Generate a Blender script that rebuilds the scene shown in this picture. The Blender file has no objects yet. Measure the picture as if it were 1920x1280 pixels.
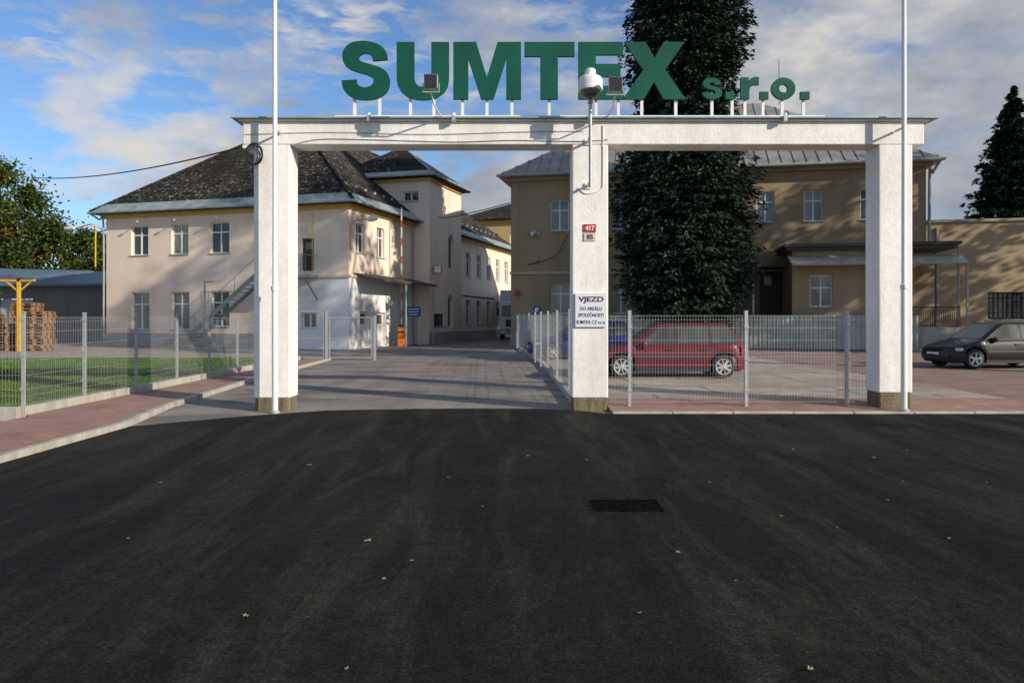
import bpy, bmesh, math, random
from mathutils import Vector, Matrix
random.seed(7)
C = bpy.context.scene.collection
F=1400.0; CX=960.0; HY=595.0; H=1.6
R=math.radians
def at(px,py,Y): return Vector(((px-CX)/F*Y, Y, H+(HY-py)/F*Y))
def gp(px,py,z=0.0):
    Y=F*(H-z)/(py-HY); return Vector(((px-CX)/F*Y,Y,z))
# ---------------------------------------------------------------- materials
def newmat(name):
    m=bpy.data.materials.new(name); m.use_nodes=True
    nt=m.node_tree; b=nt.nodes['Principled BSDF']; return m,nt,b
def c4(c): return (c[0],c[1],c[2],1)
def ramp(nt,fac,stops,interp='LINEAR'):
    r=nt.nodes.new('ShaderNodeValToRGB'); r.color_ramp.interpolation=interp
    e=r.color_ramp.elements
    e[0].position,e[0].color=stops[0][0],c4(stops[0][1]); e[1].position,e[1].color=stops[-1][0],c4(stops[-1][1])
    for p,c in stops[1:-1]:
        x=e.new(p); x.color=c4(c)
    nt.links.new(fac,r.inputs[0]); return r.outputs[0]
def noise(nt,vec,scale,detail=6,rough=.6,dist=0):
    n=nt.nodes.new('ShaderNodeTexNoise'); n.inputs['Scale'].default_value=scale; n.inputs['Detail'].default_value=detail
    n.inputs['Roughness'].default_value=rough; n.inputs['Distortion'].default_value=dist
    nt.links.new(vec,n.inputs['Vector']); return n.outputs[0]
def coords(nt,scale=(1,1,1),rot=(0,0,0)):
    t=nt.nodes.new('ShaderNodeTexCoord'); m=nt.nodes.new('ShaderNodeMapping')
    m.inputs['Scale'].default_value=scale; m.inputs['Rotation'].default_value=rot
    nt.links.new(t.outputs['Object'],m.inputs[0]); return m.outputs[0]
def mixc(nt,fac,a,b,mode='MIX'):
    m=nt.nodes.new('ShaderNodeMix'); m.data_type='RGBA'; m.blend_type=mode
    for v,i in ((fac,0),(a,6),(b,7)):
        if hasattr(v,'links'): nt.links.new(v,m.inputs[i])
        elif i==0: m.inputs[0].default_value=v
        else: m.inputs[i].default_value=c4(v)
    return m.outputs[2]
def bump(nt,b,h,s,d=.02):
    n=nt.nodes.new('ShaderNodeBump'); n.inputs['Strength'].default_value=s; n.inputs['Distance'].default_value=d
    nt.links.new(h,n.inputs['Height']); nt.links.new(n.outputs[0],b.inputs['Normal'])
def plain(name,c,rough=.6,metal=0,var=.18,scale=6,coat=0,spec=None):
    m,nt,b=newmat(name); v=coords(nt)
    f=noise(nt,v,scale,5)
    col=ramp(nt,f,[(.3,[x*(1-var) for x in c]),(.7,[min(1,x*(1+var)) for x in c])])
    nt.links.new(col,b.inputs['Base Color']); b.inputs['Roughness'].default_value=rough; b.inputs['Metallic'].default_value=metal
    b.inputs['Coat Weight'].default_value=coat; b.inputs['Coat Roughness'].default_value=.05
    if spec is not None: b.inputs['Specular IOR Level'].default_value=spec
    return m
def stucco(name,c,stain,amt=.5,bs=35,bstr=.5,ss=.5,bd=.02):
    m,nt,b=newmat(name); v=coords(nt); vs=coords(nt,(1.2,1.2,.22))
    f1=noise(nt,vs,ss*1.6,7,.65); f2=noise(nt,v,9,6)
    k=ramp(nt,f1,[(.42,(0,0,0)),(.75,(amt,)*3)])
    base=ramp(nt,f2,[(.3,[x*.92 for x in c]),(.7,[min(1,x*1.05) for x in c])])
    col=mixc(nt,k,base,stain); nt.links.new(col,b.inputs['Base Color'])
    b.inputs['Roughness'].default_value=.9
    bump(nt,b,noise(nt,v,bs,4,.7),bstr,bd); return m
M={}
M['gatewhite']=stucco('whitewashed_render',(.87,.865,.85),(.50,.47,.40),.55,34,.7,1.3,.013)
M['plinth']=stucco('mossy_concrete',(.20,.165,.10),(.035,.04,.018),1,18,1.0,4)
M['cream']=stucco('cream_render',(.87,.725,.60),(.58,.47,.38),.55,30,.25,.35)
M['whiter']=stucco('white_render',(.82,.83,.84),(.6,.58,.54),.4,30,.25,.5)
M['tan']=stucco('tan_render',(.37,.285,.175),(.17,.135,.095),.8,30,.4,.35)
M['tanlow']=stucco('pale_tan_render',(.41,.325,.205),(.22,.18,.125),.7,30,.4,.3)
M['greyplinth']=stucco('grey_plinth',(.33,.33,.34),(.2,.2,.19),.5)
M['yellow']=plain('ochre_yellow_paint',(.62,.40,.10),.6)
M['ypost']=plain('bright_yellow_paint',(.62,.37,.03),.55)
M['white']=plain('white_paint',(.78,.78,.78),.45,var=.05)
M['board']=plain('smooth_white_board',(.70,.74,.80),.3,var=.03)
M['galv']=plain('galvanised_steel',(.42,.44,.46),.5,.4,.12,12)
M['wire']=plain('galvanised_wire',(.34,.36,.38),.55,.3,.12,12)
M['greyp']=plain('grey_paint',(.3,.31,.32),.5)
M['stairgreen']=plain('grey_green_metal',(.24,.29,.27),.55,.2)
M['green']=plain('sign_green',(.003,.082,.056),.6,var=.25,scale=1.2,spec=.25)
M['black']=plain('black_rubber',(.015,.015,.016),.7)
M['dark']=plain('dark_plastic',(.03,.03,.033),.5)
M['redp']=plain('red_enamel',(.42,.03,.02),.5)
M['orange']=plain('orange_housing',(.7,.16,.02),.45)
M['blue']=plain('blue_sign_paint',(.02,.06,.26),.5)
M['wood']=plain('weathered_pallet_wood',(.27,.16,.08),.8,var=.5,scale=5)
M['trunk']=plain('bark',(.10,.075,.055),.95,var=.4,scale=9)
M['ink']=plain('purple_ink',(.05,.01,.06),.6)
M['door']=plain('brown_door',(.05,.03,.02),.5)
M['whited']=plain('white_door',(.62,.64,.66),.5)
M['chrome']=plain('alloy_rim',(.58,.58,.60),.35,.5,.05)
M['headl']=plain('lamp_lens',(.6,.62,.65),.08,.2,.05)
M['taill']=plain('tail_lens',(.35,.01,.01),.15,0,.05)
M['concrete']=stucco('kerb_concrete',(.46,.44,.39),(.2,.19,.15),.85,25,.6,1.5)
M['slabdark']=plain('bitumen_felt',(.07,.065,.06),.85)
M['leaf']=plain('leaf_litter',(.42,.31,.15),.8,var=.5,scale=60)
M['dirt']=plain('dirt_in_recess',(.007,.006,.005),1,var=.7,scale=14,spec=.02)
M['iron']=plain('dark_iron',(.018,.014,.011),.95,0,.5,14,spec=.1)
def glassm(name,c,k=2.2):
    m,nt,b=newmat(name); v=coords(nt,(1,1,.4)); f=noise(nt,v,1.3,2)
    nt.links.new(ramp(nt,f,[(.35,c),(.75,[x*k+.02 for x in c])]),b.inputs['Base Color'])
    b.inputs['Roughness'].default_value=.07; b.inputs['Specular IOR Level'].default_value=.6; return m
M['glass']=glassm('window_glass',(.03,.036,.042)); M['carglass']=glassm('car_glass',(.03,.036,.034),2.5)
M['glassb']=glassm('curtained_glass',(.14,.14,.13))
def paint(name,c): return plain(name,c,.45,.0,.06,3,.4,.3)
M['carred']=paint('crimson_car_paint',(.115,.005,.014)); M['carblue']=paint('blue_car_paint',(.007,.02,.17)); M['carblack']=paint('black_car_paint',(.006,.008,.007))
def asphalt_new():
    m,nt,b=newmat('fresh_asphalt'); v=coords(nt)
    big=noise(nt,v,.33,7,.68,.8)
    a=ramp(nt,big,[(.32,(.0085,.0085,.009)),(.5,(.0155,.015,.0145)),(.70,(.030,.028,.025))])
    for ang,sc_,lo,hi,col,am in ((10,1.7,.50,.68,(.046,.048,.036),.85),(-24,1.3,.52,.70,(.046,.043,.037),.8),(-60,.9,.54,.72,(.05,.046,.038),.6),(55,1.0,.52,.70,(.006,.006,.007),.7)):
        vs=coords(nt,(1.0,.15,1),(0,0,R(ang))); st=noise(nt,vs,sc_,8,.72,1.0)
        a=mixc(nt,ramp(nt,st,[(lo,(0,0,0)),(hi,(am,)*3)]),a,col)
    mid=noise(nt,v,9,6,.8); fine=noise(nt,v,48,4,.85); vf=noise(nt,v,110,2,.8)
    c=mixc(nt,1,a,ramp(nt,mid,[(.32,(.5,)*3),(.68,(1.5,)*3)]),'MULTIPLY')
    c=mixc(nt,1,c,ramp(nt,fine,[(.34,(.25,)*3),(.55,(1,1,1)),(.72,(2.6,)*3)]),'MULTIPLY')
    sp=ramp(nt,vf,[(.66,(0,0,0)),(.72,(.75,)*3)]); c=mixc(nt,sp,c,(.12,.11,.095))
    pa=noise(nt,v,.9,10,.78,.5); pk=ramp(nt,pa,[(.58,(0,0,0)),(.72,(.55,)*3)])
    c=mixc(nt,pk,c,(.07,.058,.04))
    nt.links.new(c,b.inputs['Base Color']); b.inputs['Roughness'].default_value=.88; b.inputs['Specular IOR Level'].default_value=.12
    ad=mixc(nt,.5,fine,mid); bump(nt,b,ad,1.0,.03); return m
def asphalt_old():
    m,nt,b=newmat('worn_asphalt'); v=coords(nt); vs=coords(nt,(1,.12,1))
    big=noise(nt,v,.5,8,.7); st=noise(nt,vs,2,5); fine=noise(nt,v,60,3,.7)
    a=ramp(nt,big,[(.3,(.18,.16,.145)),(.55,(.26,.235,.21)),(.75,(.35,.315,.28))])
    c=mixc(nt,ramp(nt,st,[(.47,(0,0,0)),(.7,(.6,)*3)]),a,(.14,.13,.12))
    wv=noise(nt,v,.7,6,.7,.5); cr=ramp(nt,wv,[(.492,(0,0,0)),(.5,(.6,)*3),(.508,(0,0,0))]); c=mixc(nt,cr,c,(.07,.065,.055))
    pt=noise(nt,coords(nt,(.5,1.4,1)),.6,2,.4); c=mixc(nt,ramp(nt,pt,[(.58,(0,0,0)),(.595,(.7,)*3)]),c,(.11,.105,.10))
    c=mixc(nt,1,c,ramp(nt,fine,[(.3,(.65,)*3),(.7,(1.3,)*3)]),'MULTIPLY')
    nt.links.new(c,b.inputs['Base Color']); b.inputs['Roughness'].default_value=.9; bump(nt,b,fine,.6,.01); return m
def pavers(name,c1,c2,mortar,scale,bw=.5,rh=.25,rot=0,patch=None):
    m,nt,b=newmat(name); v=coords(nt,(1,1,1),(0,0,rot))
    br=nt.nodes.new('ShaderNodeTexBrick'); nt.links.new(v,br.inputs[0])
    br.inputs['Color1'].default_value=c4(c1); br.inputs['Color2'].default_value=c4(c2); br.inputs['Mortar'].default_value=c4(mortar)
    br.inputs['Scale'].default_value=scale; br.inputs['Mortar Size'].default_value=.014; br.inputs['Brick Width'].default_value=bw; br.inputs['Row Height'].default_value=rh
    f=noise(nt,v,1.3,8,.75); c=mixc(nt,1,br.outputs[0],ramp(nt,f,[(.3,(.6,)*3),(.7,(1.3,)*3)]),'MULTIPLY')
    if patch: c=mixc(nt,ramp(nt,noise(nt,v,.45,6,.7),[(.46,(0,0,0)),(.6,(.85,)*3)]),c,patch)
    nt.links.new(c,b.inputs['Base Color']); b.inputs['Roughness'].default_value=.9
    bump(nt,b,br.outputs[1],-.4,.01); return m
M['asph']=asphalt_new(); M['old']=asphalt_old()
M['redpave']=pavers('red_block_paving',(.40,.21,.165),(.31,.17,.135),(.16,.13,.11),2.5,patch=(.30,.20,.16))
M['redpave2']=pavers('faded_red_paving',(.33,.19,.15),(.27,.17,.14),(.15,.13,.115),2.5,patch=(.26,.195,.165))
M['slabs']=pavers('concrete_slabs',(.43,.385,.31),(.37,.33,.27),(.20,.17,.14),.33,.9,.6,patch=(.29,.205,.165))
M['yard']=pavers('yard_paving',(.40,.33,.29),(.35,.30,.26),(.27,.24,.21),.8,patch=(.26,.23,.21))
M['soil']=stucco('earth',(.22,.20,.16),(.09,.11,.05),.8,5,.5,.3)
def grassm(name,c1,c2):
    m,nt,b=newmat(name); v=coords(nt); g=nt.nodes.new('ShaderNodeNewGeometry')
    a=ramp(nt,noise(nt,v,.9,5),[(.3,c1),(.7,c2)])
    c=mixc(nt,1,a,ramp(nt,g.outputs['Random Per Island'],[(0,(.6,)*3),(1,(1.4,)*3)]),'MULTIPLY')
    nt.links.new(c,b.inputs['Base Color']); b.inputs['Roughness'].default_value=.8; b.inputs['Specular IOR Level'].default_value=.15
    return m
M['grassbase']=grassm('turf',(.045,.085,.016),(.075,.125,.025)); M['grass']=grassm('grass_blades',(.06,.12,.018),(.10,.18,.03))
def leafm(name,stops,sc=.6,lo=.45,hi=1.7):
    m,nt,b=newmat(name); v=coords(nt); g=nt.nodes.new('ShaderNodeNewGeometry')
    a=ramp(nt,noise(nt,v,sc,4),stops)
    c=mixc(nt,1,a,ramp(nt,g.outputs['Random Per Island'],[(0,(lo,)*3),(.6,(1,)*3),(1,(hi,)*3)]),'MULTIPLY')
    nt.links.new(c,b.inputs['Base Color']); b.inputs['Roughness'].default_value=.75; b.inputs['Specular IOR Level'].default_value=.12
    return m
M['spruce']=leafm('blue_spruce_needles',[(.3,(.018,.040,.028)),(.7,(.046,.072,.050))],1.2,.55,1.4)
M['fir']=leafm('dark_conifer_needles',[(.3,(.010,.028,.015)),(.7,(.022,.048,.022))],.7,.5,1.4)
M['leafg']=leafm('green_leaves',[(.35,(.028,.055,.012)),(.6,(.055,.085,.016)),(.75,(.09,.085,.016))],.35)
M['leafo']=leafm('autumn_leaves',[(.3,(.026,.052,.011)),(.55,(.055,.08,.014)),(.66,(.12,.075,.013)),(.76,(.20,.07,.01))],.4)
def rooftile():
    m,nt,b=newmat('mossy_roof_tiles'); v=coords(nt)
    base=ramp(nt,noise(nt,v,1.2,6),[(.3,(.015,.0135,.0135)),(.7,(.042,.037,.034))])
    sp=ramp(nt,noise(nt,v,5.5,6,.75),[(.555,(0,0,0)),(.60,(.95,)*3)])
    lg=ramp(nt,noise(nt,v,.3,4,.6),[(.38,(.15,)*3),(.56,(1,)*3)])
    sp=mixc(nt,1,sp,lg,'MULTIPLY')
    c=mixc(nt,sp,base,(.26,.26,.21))
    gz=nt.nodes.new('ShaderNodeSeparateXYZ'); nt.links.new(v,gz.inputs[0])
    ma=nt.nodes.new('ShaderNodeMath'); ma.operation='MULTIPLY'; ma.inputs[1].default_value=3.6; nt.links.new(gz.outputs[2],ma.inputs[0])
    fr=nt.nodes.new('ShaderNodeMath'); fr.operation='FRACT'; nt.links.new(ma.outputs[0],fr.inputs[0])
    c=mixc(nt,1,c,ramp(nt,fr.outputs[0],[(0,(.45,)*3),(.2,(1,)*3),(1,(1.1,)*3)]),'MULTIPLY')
    nt.links.new(c,b.inputs['Base Color']); b.inputs['Roughness'].default_value=.95; b.inputs['Specular IOR Level'].default_value=.08
    bump(nt,b,fr.outputs[0],.8,.04); return m
M['tile']=rooftile()
M['tin']=plain('weathered_tin',(.30,.36,.36),.6,.2,.35,1.5)
M['tinroof']=plain('grey_sheet_roof',(.28,.28,.27),.6,.25,.3,1.2)
M['blueroof']=plain('blue_grey_sheet',(.10,.15,.21),.55,.2,.25,1.5)
M['corr']=plain('pale_corrugated_sheet',(.42,.45,.40),.65,.05,.25,1.2)
M['polyc']=plain('plastic_awning',(.42,.40,.32),.4,0,.35,3)
def stripes():
    m,nt,b=newmat('red_white_stripes'); v=coords(nt); g=nt.nodes.new('ShaderNodeSeparateXYZ'); nt.links.new(v,g.inputs[0])
    a=nt.nodes.new('ShaderNodeMath'); a.operation='MULTIPLY'; a.inputs[1].default_value=1.0; nt.links.new(g.outputs[2],a.inputs[0])
    f=nt.nodes.new('ShaderNodeMath'); f.operation='FRACT'; nt.links.new(a.outputs[0],f.inputs[0])
    nt.links.new(ramp(nt,f.outputs[0],[(0,(.6,.58,.56)),(.6,(.42,.08,.06))],'CONSTANT'),b.inputs['Base Color']); return m
M['stripe']=stripes()
# ---------------------------------------------------------------- mesh builder
def catmull(pts,k=6,closed=False):
    P=[Vector(p) for p in pts]; out=[]; n=len(P)
    for i in range(n-1):
        p0=P[max(i-1,0)];p1=P[i];p2=P[i+1];p3=P[min(i+2,n-1)]
        for j in range(k):
            t=j/k
            out.append(.5*((2*p1)+(p2-p0)*t+(2*p0-5*p1+4*p2-p3)*t*t+(3*p1-p0-3*p2+p3)*t**3))
    out.append(P[-1]); return out
class MB:
    def __init__(s,T=None): s.v=[];s.f=[];s.T=T
    def add(s,vs,fs):
        n=len(s.v)
        for v in vs:
            v=Vector(v)
            if s.T is not None: v=s.T@v
            s.v.append(v[:])
        for f in fs: s.f.append(tuple(i+n for i in f))
        return s
    def box(s,x0,x1,y0,y1,z0,z1):
        return s.add([(x0,y0,z0),(x1,y0,z0),(x1,y1,z0),(x0,y1,z0),(x0,y0,z1),(x1,y0,z1),(x1,y1,z1),(x0,y1,z1)],
          [(0,3,2,1),(4,5,6,7),(0,1,5,4),(1,2,6,5),(2,3,7,6),(3,0,4,7)])
    def bar(s,a,b,w,h=None):
        h=h or w; a=Vector(a);b=Vector(b); d=(b-a).normalized()
        up=Vector((0,0,1)) if abs(d.z)<.95 else Vector((0,1,0))
        x=d.cross(up).normalized()*w/2; y=x.cross(d).normalized()*h/2
        vs=[a-x-y,a+x-y,a+x+y,a-x+y,b-x-y,b+x-y,b+x+y,b-x+y]
        return s.add(vs,[(0,1,2,3),(7,6,5,4),(4,5,1,0),(5,6,2,1),(6,7,3,2),(7,4,0,3)])
    def tube(s,pts,r,n=8,caps=True):
        pts=[Vector(p) for p in pts]; m=len(pts)
        if not isinstance(r,(list,tuple)): r=[r]*m
        vs=[];fs=[]; x=None
        for i,p in enumerate(pts):
            d=(pts[min(i+1,m-1)]-pts[max(i-1,0)])
            if d.length<1e-9: d=Vector((0,0,1))
            d.normalize()
            if x is None:
                up=Vector((0,0,1)) if abs(d.z)<.9 else Vector((0,1,0)); x=d.cross(up).normalized()
            else: x=(x-d*x.dot(d)).normalized()
            y=d.cross(x)
            for k in range(n):
                a=2*math.pi*k/n; vs.append(p+(x*math.cos(a)+y*math.sin(a))*r[i])
        for i in range(m-1):
            for k in range(n):
                k2=(k+1)%n; fs.append((i*n+k,i*n+k2,(i+1)*n+k2,(i+1)*n+k))
        if caps: fs.append(tuple(range(n))[::-1]); fs.append(tuple((m-1)*n+k for k in range(n)))
        return s.add(vs,fs)
    def lathe(s,prof,n=24,o=(0,0,0),axis='z'):
        vs=[];fs=[];m=len(prof);o=Vector(o)
        for r,h in prof:
            for k in range(n):
                a=2*math.pi*k/n; p=(r*math.cos(a),r*math.sin(a),h)
                if axis=='y': p=(p[0],p[2],p[1])
                vs.append(o+Vector(p))
        for i in range(m-1):
            for k in range(n):
                k2=(k+1)%n; fs.append((i*n+k,i*n+k2,(i+1)*n+k2,(i+1)*n+k))
        return s.add(vs,fs)
    def prismz(s,poly,z0,z1):
        n=len(poly)
        return s.add([(p[0],p[1],z0) for p in poly]+[(p[0],p[1],z1) for p in poly],
          [tuple(range(n))[::-1],tuple(range(n,2*n))]+[(i,(i+1)%n,(i+1)%n+n,i+n) for i in range(n)])
    def prismy(s,poly,y0,y1):
        n=len(poly)
        return s.add([(p[0],y0,p[1]) for p in poly]+[(p[0],y1,p[1]) for p in poly],
          [tuple(range(n)),tuple(range(n,2*n))[::-1]]+[(i,i+n,(i+1)%n+n,(i+1)%n) for i in range(n)])
    def wall(s,x0,x1,z0,z1,y,holes,d=.22):
        xs=sorted(set([x0,x1]+[h[0] for h in holes]+[h[1] for h in holes])); zs=sorted(set([z0,z1]+[h[2] for h in holes]+[h[3] for h in holes]))
        xs=[x for x in xs if x0<=x<=x1]; zs=[z for z in zs if z0<=z<=z1]
        for i in range(len(xs)-1):
            for j in range(len(zs)-1):
                cx=(xs[i]+xs[i+1])/2;cz=(zs[j]+zs[j+1])/2
                if any(h[0]<cx<h[1] and h[2]<cz<h[3] for h in holes): continue
                s.add([(xs[i],y,zs[j]),(xs[i+1],y,zs[j]),(xs[i+1],y,zs[j+1]),(xs[i],y,zs[j+1])],[(0,1,2,3)])
        for a,b,c,e in [h[:4] for h in holes]:
            s.add([(a,y,c),(b,y,c),(b,y,e),(a,y,e),(a,y+d,c),(b,y+d,c),(b,y+d,e),(a,y+d,e)],[(0,4,5,1),(1,5,6,2),(2,6,7,3),(3,7,4,0)])
        return s
    def build(s,name,mat,parent=None,smooth=False,bevel=0,label=None,fixn=False):
        me=bpy.data.meshes.new(name); me.from_pydata(s.v,[],s.f); 
        if fixn:
            bm=bmesh.new(); bm.from_mesh(me); bmesh.ops.remove_doubles(bm,verts=bm.verts,dist=1e-5); bmesh.ops.recalc_face_normals(bm,faces=bm.faces); bm.to_mesh(me); bm.free()
        me.materials.append(M[mat] if isinstance(mat,str) else mat)
        if smooth:
            for p in me.polygons: p.use_smooth=True
            me.set_sharp_from_angle(angle=R(38))
        o=bpy.data.objects.new(name,me); C.objects.link(o)
        if parent: o.parent=parent
        if bevel:
            b=o.modifiers.new('Bevel','BEVEL'); b.width=bevel; b.segments=2; b.limit_method='ANGLE'
        if label: o['label']=label
        return o
def tag(o,label,cat,group=None):
    o['label']=label; o['category']=cat
    if group: o['group']=group
    return o
def thing(name,label,cat,loc=(0,0,0),rz=0,group=None):
    o=bpy.data.objects.new(name,None); C.objects.link(o); o.location=loc; o.rotation_euler=(0,0,rz); o.empty_display_size=.3
    return tag(o,label,cat,group)
def struct(o): o['kind']='structure'; return o
def dup(root,loc,rz,label,group):
    r=root.copy(); C.objects.link(r); r.location=loc; r.rotation_euler=(0,0,rz); r['label']=label; r['group']=group
    for ch in list(root.children):
        c=ch.copy(); C.objects.link(c); c.parent=r
        for g in list(ch.children):
            d=g.copy(); C.objects.link(d); d.parent=c
    return r
def text(body,width,height,mat,loc,parent,name='lettering',bold=.0):
    cu=bpy.data.curves.new('t','FONT'); cu.body=body; cu.size=1; cu.extrude=.01; cu.offset=bold; cu.align_x='CENTER'
    o=bpy.data.objects.new('t',cu); C.objects.link(o); dg=bpy.context.evaluated_depsgraph_get(); dg.update()
    me=bpy.data.meshes.new_from_object(o.evaluated_get(dg)); bpy.data.objects.remove(o)
    xs=[v.co.x for v in me.vertices]; ys=[v.co.y for v in me.vertices]
    w=max(xs)-min(xs); h=max(ys)-min(ys); cx=(max(xs)+min(xs))/2; y0=min(ys)
    for v in me.vertices:
        v.co=Vector(((v.co.x-cx)/w*width, -v.co.z*.2, (v.co.y-y0)/h*height))
    me.materials.clear(); me.materials.append(M[mat]); me.name=name
    q=bpy.data.objects.new(name,me); C.objects.link(q); q.location=loc; q.parent=parent; return q
# ---------------------------------------------------------------- ground
def slab(name,poly,z0,z1,mat): return struct(MB().prismz(poly,z0,z1).build(name,mat))
def sheet(name,poly,z,mat): return struct(MB().add([(p[0],p[1],z) for p in poly],[tuple(range(len(poly)))]).build(name,mat))
sheet('ground',[(-900,-300),(900,-300),(900,1500),(-900,1500)],-.012,'soil')
sheet('yard',[(-60,24),(1.05,24),(1.05,110),(-60,110)],-.007,'yard')
sheet('road',[(-6.9,9),(1.12,9),(1.12,90),(-4.6,90),(-6.9,40)],-.002,'old')
edge=[(-3.2,12.85),(-1.5,13.1),(0.4,13.12),(1.1,12.85)]
rg=random.Random(3)
we=[]
for a,b in zip(edge[:-1],edge[1:]):
    for k in range(8):
        t=k/8; we.append((a[0]+(b[0]-a[0])*t,a[1]+(b[1]-a[1])*t+rg.uniform(-.03,.03)))
sheet('asphalt_forecourt',[(-5.72,-8),(60,-8),(60,12.38),(1.65,12.38)]+[edge[-1]]+we[::-1]+[(-4.2,12.2),(-5.0,11.5),(-5.72,10.9)],.003,'asph')
K=[(-5.75,-8),(-5.72,10.9),(-6.15,13.2),(-6.6,19.1),(-6.9,28)]
slab('pavement',K+[(-7.62,28),(-7.62,11.72),(-7.5,11.6),(-7.5,-8)],-.01,.07,'redpave')
def kerb(pts,w,z1,mat='concrete',name='kerb',seg=1.0):
    mb=MB()
    for a,b in zip(pts[:-1],pts[1:]):
        a=Vector((a[0],a[1],z1/2-.01));b=Vector((b[0],b[1],z1/2-.01)); n=max(1,int((b-a).length/seg)); d=(b-a)/n; g_=d.normalized()*.006
        for i in range(n): mb.bar(a+d*i+g_,a+d*(i+1)-g_,w,z1+.02+rg.uniform(-.006,.006))
    return struct(mb.build(name,mat,bevel=.01))
kerb([(p[0]+.06,p[1]) for p in K],.11,.085)
kerb([(-7.72,27),(-7.72,11.72),(-16,11.5)],.16,.2,name='fence_kerb',seg=2.5)
sheet('lawn_soil',[(-40,11.6),(-7.8,11.8),(-7.8,28.5),(-40,28.5)],.06,'grassbase')
vs=[];fs=[]
for i in range(85000):
    y=12+16.3*rg.random()**1.5; xl=max(-20,-.72*y-0.5); x=rg.uniform(xl,-7.82)
    if x<xl or xl>-7.9: continue
    h=rg.uniform(.03,.075); a=rg.random()*6.28; w=.009; dx=math.cos(a)*w;dy=math.sin(a)*w; lx=rg.uniform(-.03,.03);ly=rg.uniform(-.03,.03)
    n=len(vs); vs+=[(x-dx,y-dy,.06),(x+dx,y+dy,.06),(x+lx,y+ly,.06+h)]; fs.append((n,n+1,n+2))
g=MB(); g.v=vs; g.f=fs; go=g.build('grass','grass'); go['kind']='stuff'; tag(go,'mown green lawn behind the wire fence on the left','grass')
slab('parking_area',[(1.2,13.9),(9.2,13.9),(9.2,45),(1.2,45)],-.01,.10,'slabs')
def rampslab(name,x0,x1,mat):
    return struct(MB().add([(x0,12.55,.03),(x1,12.55,.03),(x1,13.9,.1),(x0,13.9,.1),(x0,12.55,-.01),(x0,13.9,-.01)],[(0,1,2,3),(4,0,3,5)]).build(name,mat))
rampslab('paved_strip',1.67,9.2,'redpave'); rampslab('paved_strip',9.2,70,'redpave2')
slab('paved_court',[(9.2,13.9),(70,13.9),(70,45),(9.2,45)],-.01,.099,'redpave2')
kerb([(1.67,12.47),(70,12.47)],.11,.035,name='kerb'); kerb([(1.18,13.35),(1.05,25),(.25,40)],.14,.12,name='kerb')
# drain
a=gp(1104,962);b=gp(1238,937)
t=thing('drain_cover','small dark sunken rectangular drain in the fresh asphalt','drain',((a.x+b.x)/2,(a.y+b.y)/2,.003))
w=(b.x-a.x)/2*.88; d=(b.y-a.y)/2*.95
mb=MB(); n=44; vr=[];vi=[]
for k in range(n):
    a_=2*math.pi*k/n; cx=max(-1,min(1,1.38*math.cos(a_))); cy=max(-1,min(1,1.38*math.sin(a_)))
    j=rg.uniform(-.005,.03); vr.append((cx*(w+.02+j),cy*(d+.02+j),.0006)); vi.append((cx*(w+rg.uniform(-.012,.006)),cy*(d+rg.uniform(-.012,.006)),rg.uniform(.003,.009)))
mb.add(vr+vi,[(i,(i+1)%n,n+(i+1)%n,n+i) for i in range(n)]); mb.build('broken_edge','iron',t)
vs=[];fs=[];nx,ny=26,14
for j in range(ny+1):
    for i in range(nx+1): vs.append((-w+2*w*i/nx,-d+2*d*j/ny,.0012+rg.random()**3*.005))
for j in range(ny):
    for i in range(nx): q=j*(nx+1)+i; fs.append((q,q+1,q+nx+2,q+nx+1))
MB().add(vs,fs).build('dirt','dirt',t)
# fallen leaves
lp=[(580,872,.045),(690,1014,.05),(772,1052,.025),(720,1086,.03),(1272,1036,.04),(1487,843,.04),(1638,858,.05),(1665,938,.025),(460,1155,.03),(1693,903,.03),(990,855,.04),(1520,1255,.035),(650,1255,.02),(1100,862,.03),(1330,905,.025),(300,905,.03),(905,950,.02),(1780,1010,.025),(1200,1150,.02),(1465,968,.03),(1570,990,.02),(840,895,.02),(1700,845,.03),(1380,1090,.018),(1850,905,.025),(240,1010,.018)]
for i,(px,py,s) in enumerate(lp):
    p=gp(px,py,.006); mb=MB(); n=9; pts=[]
    for k in range(n):
        a=2*math.pi*k/n; r=s*(1 if k%2 else .6)*rg.uniform(.8,1.15)*.6; pts.append((r*math.cos(a)*1.3,r*math.sin(a)*.8,.003+abs(math.sin(a*2))*.009))
    mb.add([(0,0,.004)]+pts,[(0,k+1,(k+1)%n+1) for k in range(n)])
    o=mb.build('fallen_leaf','leaf'); o.location=p; o.rotation_euler=(0,0,rg.random()*6)
    tag(o,'small dry tan leaf lying on the dark asphalt','leaf','fallen leaves on the asphalt')
# ---------------------------------------------------------------- entrance gate
G=thing('entrance_gate','white roughcast concrete entrance portal with three columns and a long beam','gate',(1.3,13.05,0))
def W(mb): mb.T=Matrix.Translation((-1.3,-13.05,0)); return mb
for i,(x0,x1,zb,lb) in enumerate([(-4.43,-3.81,.0,'left column of the gate with a coil of cable'),(1.03,1.65,.0,'middle column of the gate carrying signs and a camera'),(6.29,6.87,.09,'right column of the gate beside a flagpole')]):
    o=W(MB()).box(x0,x1,12.8,13.3,zb+.22,4.56).build('column','gatewhite',G,bevel=.022,label=lb)
    W(MB()).box(x0+.015,x1-.015,12.815,13.285,zb-.06,zb+.225).build('plinth','plinth',o,bevel=.03)
W(MB()).box(-4.62,7.07,12.8,13.3,4.56,4.955).build('beam','gatewhite',G,bevel=.02)
W(MB()).box(-4.68,7.14,12.745,13.36,4.955,4.985).build('cornice','gatewhite',G,bevel=.008)
W(MB()).box(-4.78,7.27,12.68,13.44,4.987,5.012).build('coping','tin',G,bevel=.005)
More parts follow.
